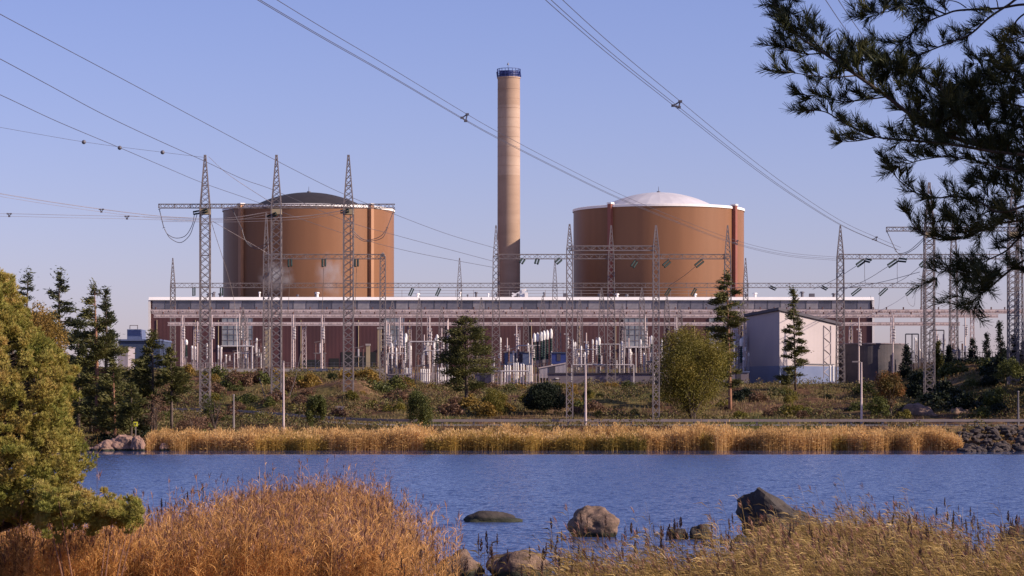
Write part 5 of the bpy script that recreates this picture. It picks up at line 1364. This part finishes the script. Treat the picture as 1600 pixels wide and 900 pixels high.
def stalk_mesh(seed, tall=1.0):
    rg = random.Random(seed); b = MB()
    pts = [(0.03 * math.sin(i * 0.5 + seed), 0, i / 8) for i in range(9)]
    b.m = 0; b.tube(pts, [0.0040 - 0.0003 * i for i in range(9)], 4)
    b.m = 1
    for k in range(26):
        z = 0.88 + 0.125 * k / 26; a = rg.uniform(0, 6.3); l = 0.035 * (1.15 - (k / 26) ** 2)
        c = Vector((pts[-1][0], 0, z)); d = Vector((math.cos(a) * 0.5, math.sin(a) * 0.5, 1)).normalized() * l
        u = d.cross(Vector((rg.random(), rg.random(), .2))).normalized() * 0.006
        b.add([c, c + d * .5 - u, c + d, c + d * .5 + u], [(0, 1, 2, 3)])
    b.m = 2
    for k in range(5):
        z = 0.35 + 0.12 * k; a = rg.choice([0.3, math.pi - 0.3]) + rg.uniform(-0.7, 0.7); c = Vector((0, 0, z)); e = Vector((math.cos(a), math.sin(a), 0.9)) * 0.07; g_ = e + Vector((math.cos(a), math.sin(a), 0.1)) * 0.08
        b.add([c, c + e + Vector((0, 0, .007)), c + g_, c + e - Vector((0, 0, .007))], [(0, 1, 2, 3)])
    me = bpy.data.meshes.new('reed_stalk'); me.from_pydata(b.v, [], b.f)
    for q in ('reed_orange', 'reed_dark_plume', 'reed_olive'): me.materials.append(M[q])
    me.polygons.foreach_set('material_index', b.mi); return me
sm = [stalk_mesh(i) for i in range(5)]
rs = random.Random(15)
stk += [(rs.uniform(860, 1600), rs.uniform(800, 850)) for _ in range(55)] + [(rs.uniform(230, 660), rs.uniform(765, 840)) for _ in range(30)]
for i, (px, top) in enumerate(stk):
    for j in range(2):
        pj = px + (j * rb_.uniform(-9, 9)); tj = top + j * rb_.uniform(4, 22)
        Y = min(103, 3.55 * F / (tj - HY)) if tj > 755 else 103
        x = X(pj, Y); z0 = -0.35; hh = Z(tj, Y) - z0
        o = bpy.data.objects.new('reed_stalk', sm[(i + j) % 5]); C.objects.link(o)
        o.location = (x, Y, z0); kk = hh * rb_.uniform(0.55, 1.25); o.scale = (kk, kk, hh * rb_.uniform(0.93, 1.02)); o.rotation_euler = (rb_.uniform(-.06, .06), rb_.uniform(-.14, .12), rb_.uniform(0, 6))
        tag(o, 'dark plumed reed stalk standing up above the near reeds against the water', 'reed', 'single reed stalks over the water')

# ------------------------------------------------------------------ near left pine (sunlit)
def near_pine():
    rng = np.random.default_rng(99); Y = 62.0; x = X(-25, Y); zb = T(x, Y)
    t = thing('pine_tree', 'big bushy sunlit yellow-green pine at the left edge in front of the water', 'tree', (x, Y, zb), 'pines')
    zt = Z(415, Y)
    b = MB(); tp, tr = trunk_mb(x, Y, zb - 0.3, zt - 0.3, 0.16, rng, 0.12); b.tube(tp, tr, 10); tk = b.build('trunk', M['bark_red'], t, smooth=True)
    rows = [(420, 6), (450, 36), (475, 40), (500, 48), (540, 84), (575, 124), (600, 134), (640, 126), (670, 120), (700, 142), (715, 154), (735, 142), (755, 128), (780, 118), (800, 100), (815, 60)]
    cen = []; lm = MB()
    for k in range(950):
        py = 424 + 388 * rng.uniform(0, 1) ** 0.8; px1 = np.interp(py, [r_[0] for r_ in rows], [r_[1] for r_ in rows])
        z = Z(py, Y); rc = rng.uniform(0.07, 0.21)
        rad = max(0.1, X(px1, Y) - x - rc * 0.9) * rng.uniform(0.3, 1.0) ** 0.5
        az = rng.uniform(-2.4, 0.9)
        p0 = Vector((x, Y, z - 0.3 * rad)); p1 = Vector((x + math.cos(az) * rad, Y + math.sin(az) * rad, z))
        lm.tube([p0, p0.lerp(p1, 0.5) - Vector((0, 0, 0.03)), p1], [0.022, 0.012, 0.004], 5)
        cen.append((p1.x, p1.y, p1.z, rc, math.cos(az), math.sin(az)))
    lm.build('limbs', M['bark_dark'], tk)
    cen = np.array(cen); tufted(rng, cen, t, M['pine_near'], 'crown', 38)
def tufted(rng, cen, t, mat, name, per):
    """cauliflower clumps: needle tufts standing outward on small ellipsoids"""
    nt_ = per * len(cen); idx = np.repeat(np.arange(len(cen)), per)
    u = unit(rng.normal(size=(nt_, 3))); 
    tc = cen[idx, :3] + u * cen[idx, 3:4] * np.array([1, 1, 0.95]) * rng.uniform(0.5, 1.1, (nt_, 1))
    tdir = u * 0.6 + np.array([0.1, 0, 0.8]); m = 12
    base = np.repeat(tc, m, 0); dirs = np.repeat(unit(tdir), m, 0) + rng.normal(size=(nt_ * m, 3)) * 0.42
    V, Fq, tt = needle_arrays(rng, base, dirs, 0.10, 0.020)
    tc_ = np.clip(rng.normal(0.55, 0.2, len(cen)), 0, 1)
    tt = np.clip(np.repeat(tc_[idx] * 0.45 + rng.uniform(0, 0.5, nt_), m * 3) + tt * 0.1, 0, 1)
    mesh_np(name, V, Fq, mat, t, tt)
near_pine()
def low_pine(label, px0, px1, top0, top1, Y, seed, dens=80, right=None):
    rng = np.random.default_rng(seed); xc = X((px0 + px1) / 2, Y); zb = T(xc, Y)
    t = thing('pine_shrub', label, 'shrub', (xc, Y, zb), 'pines')
    cen = []; lm = MB()
    for k in range(dens):
        px = px0 + (px1 - px0) * rng.uniform(0, 1) ** 1.3; f = (px - px0) / (px1 - px0); tp_ = top0 + (top1 - top0) * f
        py = tp_ + rng.normal() * 8 + rng.uniform(0, 1) ** 1.5 * 58 * (1 - 0.65 * f); yy = Y + rng.normal() * 0.6
        c = P(px, py, yy); cen.append((c.x, c.y, c.z)); s = Vector((xc + (c.x - xc) * 0.4, Y, zb))
        if k % 40 == 0: lm.tube([s, s.lerp(c, 0.5) + Vector((0, 0, 0.1)), c], [0.03, 0.02, 0.006], 5)
    lm.build('stem', M['bark_red'], t)
    cen = np.array([c + (rng.uniform(0.05, 0.15), 0, 0) for c in cen]); tufted(rng, cen, t, M['pine_near'], 'foliage', 32)
low_pine('low spreading pine shrub between the near left pine and the orange reeds', 60, 218, 768, 796, 60, 201, 300)

# ------------------------------------------------------------------ overhanging pine (top right, in shade)
def branch_pine():
    rng = np.random.default_rng(7); Y0 = 11.5; rg = random.Random(7)
    zb = T(2.6, Y0)
    t = thing('pine_tree', 'dark shaded pine reaching its needled branches in from the top right corner', 'tree', (2.6, Y0, zb), 'pines')
    def Q(px, py, d=0.0): return P(px, py, Y0 + d)
    b = MB(); tpts = [(2.62, Y0, zb - 0.3), (2.60, Y0 + .05, 5.0), (2.55, Y0, 6.2), (2.42, Y0, 7.05), (2.48, Y0, 7.7), (2.6, Y0, 8.6), (2.7, Y0, 10.5)]
    b.tube(cat_pts(tpts, 5), [0.14 - 0.0035 * i for i in range(31)], 12); tk = b.build('trunk', M['bark_red'], t, smooth=True)
    limbs = [
        ([(1650, 250), (1580, 235), (1504, 220), (1435, 187), (1386, 151), (1339, 118), (1287, 83), (1243, 52), (1215, 12), (1205, -10)], 0.012, 0.0),
        ([(1386, 151), (1358, 155), (1320, 158), (1280, 152), (1246, 146)], 0.0045, 0.1), ([(1339, 118), (1300, 121), (1262, 117), (1215, 110)], 0.004, -0.1), ([(1287, 83), (1255, 84), (1212, 72)], 0.004, 0.05),
        ([(1650, 245), (1560, 238), (1490, 226), (1430, 220), (1370, 214), (1322, 194), (1290, 175), (1258, 172)], 0.008, -0.15), ([(1370, 214), (1340, 220), (1312, 222)], 0.004, -0.1),
        ([(1660, 10), (1600, 7), (1560, 13), (1500, 16), (1478, 22), (1450, 34), (1420, 55), (1396, 78), (1380, 100)], 0.007, 0.25), ([(1478, 22), (1450, 12), (1420, 14), (1385, 18), (1350, 25)], 0.004, 0.2),
        ([(1510, 12), (1495, 3), (1478, 2), (1462, 16), (1446, 36)], 0.003, 0.2),
        ([(1660, -10), (1600, -6), (1575, 8), (1545, 28), (1515, 54), (1480, 68), (1440, 84), (1410, 95), (1380, 120)], 0.007, 0.1), ([(1560, 14), (1556, -2), (1545, -2), (1544, 12)], 0.003, 0.1),
        ([(1650, 0), (1600, 22), (1580, 45), (1563, 75), (1545, 92), (1518, 102)], 0.005, 0.15), ([(1640, 80), (1600, 95), (1575, 108), (1540, 125), (1500, 140)], 0.006, 0.1),
        ([(1640, 110), (1600, 122), (1560, 132), (1525, 135)], 0.005, -0.1),
        ([(1650, 215), (1600, 200), (1560, 190), (1520, 175), (1480, 150), (1450, 130), (1420, 110), (1385, 90)], 0.008, 0.12),
        ([(1650, 300), (1600, 322), (1559, 331), (1530, 315), (1492, 307), (1466, 309), (1434, 303), (1405, 282), (1386, 256)], 0.007, 0.0),
        ([(1650, 345), (1600, 345), (1560, 350), (1507, 371), (1472, 375), (1443, 366), (1426, 350), (1417, 332)], 0.006, 0.1), ([(1443, 366), (1452, 350), (1455, 330)], 0.003, 0.1),
        ([(1660, 380), (1600, 407), (1564, 434), (1544, 452), (1524, 466), (1512, 480)], 0.0065, 0.05), ([(1564, 432), (1550, 428), (1530, 433), (1500, 425), (1475, 420), (1462, 436)], 0.004, 0.0),
        ([(1660, 330), (1600, 366), (1572, 392), (1548, 404), (1528, 415), (1512, 430)], 0.006, 0.1), ([(1548, 404), (1520, 408), (1498, 418)], 0.003, 0.1),
        ([(1650, 270), (1600, 268), (1560, 262), (1520, 250), (1480, 245), (1440, 250), (1400, 262)], 0.006, -0.1), ([(1650, 440), (1610, 430), (1590, 420)], 0.004, 0.05), ([(1650, 400), (1612, 392), (1594, 372)], 0.004, 0.05),
        ([(1640, 180), (1590, 165), (1550, 160), (1510, 165), (1470, 185), (1430, 205)], 0.006, -0.12), ([(1640, 150), (1600, 152), (1570, 160)], 0.004, 0.0),
        ([(1600, 300), (1570, 290), (1545, 285), (1520, 290)], 0.004, 0.1), ([(1610, 55), (1590, 60), (1572, 72)], 0.004, 0.0),
        ([(1530, 228), (1500, 190), (1480, 160), (1465, 120)], 0.005, -0.05), ([(1560, 235), (1545, 205), (1530, 170), (1520, 135)], 0.004, -0.05),
        ([(1440, 190), (1430, 160), (1420, 130), (1410, 105)], 0.004, 0.05), ([(1390, 155), (1375, 125), (1365, 95), (1350, 75)], 0.004, 0.05), ([(1342, 120), (1338, 95), (1330, 78)], 0.0035, 0.05)]
    tufts_p = []; tufts_d = []; twl = []
    lmesh = []
    for k, (pts, r, d) in enumerate(limbs):
        wob = [Q(px, py, d + 0.12 * math.sin(px * 0.013 + k)) for px, py in pts]
        c = cat_pts(wob, 6); n = len(c)
        b = MB(); b.tube(c, [r * (1 - 0.75 * i / n) for i in range(n)], 6); lb_ = b.build('limb', M['bark_dark'], t, smooth=True)
        lmesh.append(lb_)
        sb = MB()
        L = sum((c[i + 1] - c[i]).length for i in range(n - 1))
        s = 0.0; nxt = 0.02
        bare = {6: 0.55, 8: 1.0, 9: 0.35, 10: 1.0, 11: 0.4, 15: 0.45, 18: 0.55, 20: 0.4}.get(k, 0.12)
        for i in range(1, n):
            seg = c[i] - c[i - 1]; s += seg.length
            if s / L < bare: nxt = s + 0.01; continue
            while s > nxt:
                nxt += 0.025
                dirv = seg.normalized(); side = Vector((rg.gauss(0, 1), rg.gauss(0, 0.9), rg.gauss(0.55, 0.8))).normalized()
                dv = (dirv * 0.75 + side * 0.8).normalized(); ln = rg.uniform(0.03, 0.085)
                q0 = c[i]; q1 = q0 + dv * ln
                sb.tube([q0, q1], [0.0022, 0.0014], 4, caps=False)
                twl.append((q0, q1 + dv * 0.01, 56))
        twl.append((c[-2], c[-1], 60))
        if sb.v: sb.build('twigs', M['bark_dark'], lb_)
    # dense core clumps and the crown beyond the frame that shades it
    core = []
    for (px, py, sx, sy, n_) in ((1350, 105, 18, 14, 26), (1400, 120, 16, 14, 22), (1480, 205, 26, 18, 40), (1500, 165, 22, 18, 30), (1545, 190, 26, 20, 40), (1590, 230, 20, 22, 36), (1450, 165, 18, 14, 20),
                               (1575, 130, 26, 18, 26), (1590, 90, 14, 20, 16), (1560, 300, 24, 14, 24), (1530, 345, 22, 12, 24), (1580, 340, 16, 16, 18), (1500, 358, 18, 10, 16), (1590, 280, 12, 18, 14),
                               (1515, 455, 12, 14, 20), (1535, 440, 10, 8, 10), (1232, 22, 12, 12, 14), (1270, 50, 14, 10, 12), (1240, 60, 10, 14, 10), (1370, 20, 16, 8, 12), (1425, 15, 8, 6, 6)):
        for i in range(n_): core.append((Q(px + rg.gauss(0, sx), py + rg.gauss(0, sy), rg.gauss(0, 0.12)), Vector((rg.gauss(-0.2, 0.6), rg.gauss(0, 0.5), rg.gauss(0.5, 0.5))).normalized()))
    for p_, d_ in core:
        twl.append((p_, p_ + d_ * 0.07, 52))
    A = np.array([tuple(q[0]) for q in twl]); B = np.array([tuple(q[1]) for q in twl]); cnt = np.array([q[2] for q in twl])
    ix = np.repeat(np.arange(len(twl)), cnt); n = len(ix)
    ax = unit(B - A)[ix]; base = A[ix] + (B - A)[ix] * rng.uniform(0.05, 1.0, (n, 1)) ** 0.8
    radl = rng.normal(size=(n, 3)); radl -= ax * np.sum(radl * ax, 1, keepdims=True); radl = unit(radl)
    dirs = unit(ax * rng.uniform(0.5, 1.3, (n, 1)) + radl * 0.62 + np.array([0, 0, 0.22]))
    L = 0.052 * rng.uniform(0.75, 1.15, (n, 1)); ow = unit(np.cross(dirs, rng.normal(size=(n, 3)))) * 0.0014
    tip = base + dirs * L
    V = np.stack([base - ow, base + ow, tip + ow * 0.5, tip - ow * 0.5], 1).reshape(-1, 3)
    mesh_np('foliage', V, np.arange(n * 4).reshape(n, 4), M['pine_branch'], t, np.repeat(rng.uniform(0, 1, n), 4))
    # off-frame crown mass
    n = 26000; cen = rng.normal(size=(60, 3)) * np.array([0.8, 0.8, 0.9]) + np.array([4.1, Y0 - 0.6, 8.6])
    cen = cen[cen[:, 0] > 3.0]; idx = rng.integers(0, len(cen), n); pos = cen[idx] + rng.normal(size=(n, 3)) * 0.16
    V, Fq, tt = leaf_arrays(rng, pos, 0.13, 0.03); mesh_np('crown', V, Fq, M['pine_branch'], t, tt)
branch_pine()

# ------------------------------------------------------------------ thin steam in front of the left reactor
def steam(label, px, py, Y, sx, sy, sz, dens, seed):
    b = MB(); prof = [(0.001, -1)] + [(math.cos(a), math.sin(a)) for a in np.linspace(-1.3, 1.3, 9)] + [(0.001, 1)]
    b.lathe(prof, 24); o = b.build('steam', steam_mat(seed, dens)); o.location = P(px, py, Y); o.scale = (sx, sy, sz)
    return tag(o, label, 'steam', kind='stuff')
def steam_mat(seed, dens):
    m = bpy.data.materials.new('steam_vapour'); m.use_nodes = True; nt = m.node_tree; nt.nodes.clear()
    out = nt.nodes.new('ShaderNodeOutputMaterial'); pv = nt.nodes.new('ShaderNodeVolumePrincipled')
    pv.inputs['Color'].default_value = (0.9, 0.9, 0.95, 1)
    tc = nt.nodes.new('ShaderNodeTexCoord'); nz = nt.nodes.new('ShaderNodeTexNoise'); nz.inputs['Scale'].default_value = 2.2; nz.inputs['Detail'].default_value = 3
    mp = nt.nodes.new('ShaderNodeMapping'); mp.inputs['Location'].default_value = (seed, 0, 0)
    nt.links.new(tc.outputs['Object'], mp.inputs[0]); nt.links.new(mp.outputs[0], nz.inputs['Vector'])
    ln = nt.nodes.new('ShaderNodeVectorMath'); ln.operation = 'LENGTH'; nt.links.new(tc.outputs['Object'], ln.inputs[0])
    f = nt.nodes.new('ShaderNodeMapRange'); f.inputs['From Min'].default_value = 0.1; f.inputs['From Max'].default_value = 0.95; f.inputs['To Min'].default_value = 1; f.inputs['To Max'].default_value = 0
    nt.links.new(ln.outputs['Value'], f.inputs['Value'])
    r_ = nt.nodes.new('ShaderNodeMapRange'); r_.inputs['From Min'].default_value = 0.42; r_.inputs['From Max'].default_value = 0.75; r_.inputs['To Max'].default_value = dens
    nt.links.new(nz.outputs['Fac'], r_.inputs['Value'])
    mu = nt.nodes.new('ShaderNodeMath'); mu.operation = 'MULTIPLY'; nt.links.new(f.outputs[0], mu.inputs[0]); nt.links.new(r_.outputs[0], mu.inputs[1])
    nt.links.new(mu.outputs[0], pv.inputs['Density']); nt.links.new(pv.outputs[0], out.inputs['Volume'])
    return m
steam('faint steam wisp low on the left reactor between the middle and right masts', 515, 432, 655, 4.5, 3, 7.5, 0.5, 1)
steam('faint slanting steam wisp beside the middle mast', 432, 432, 655, 5.5, 3, 4.5, 0.5, 4)
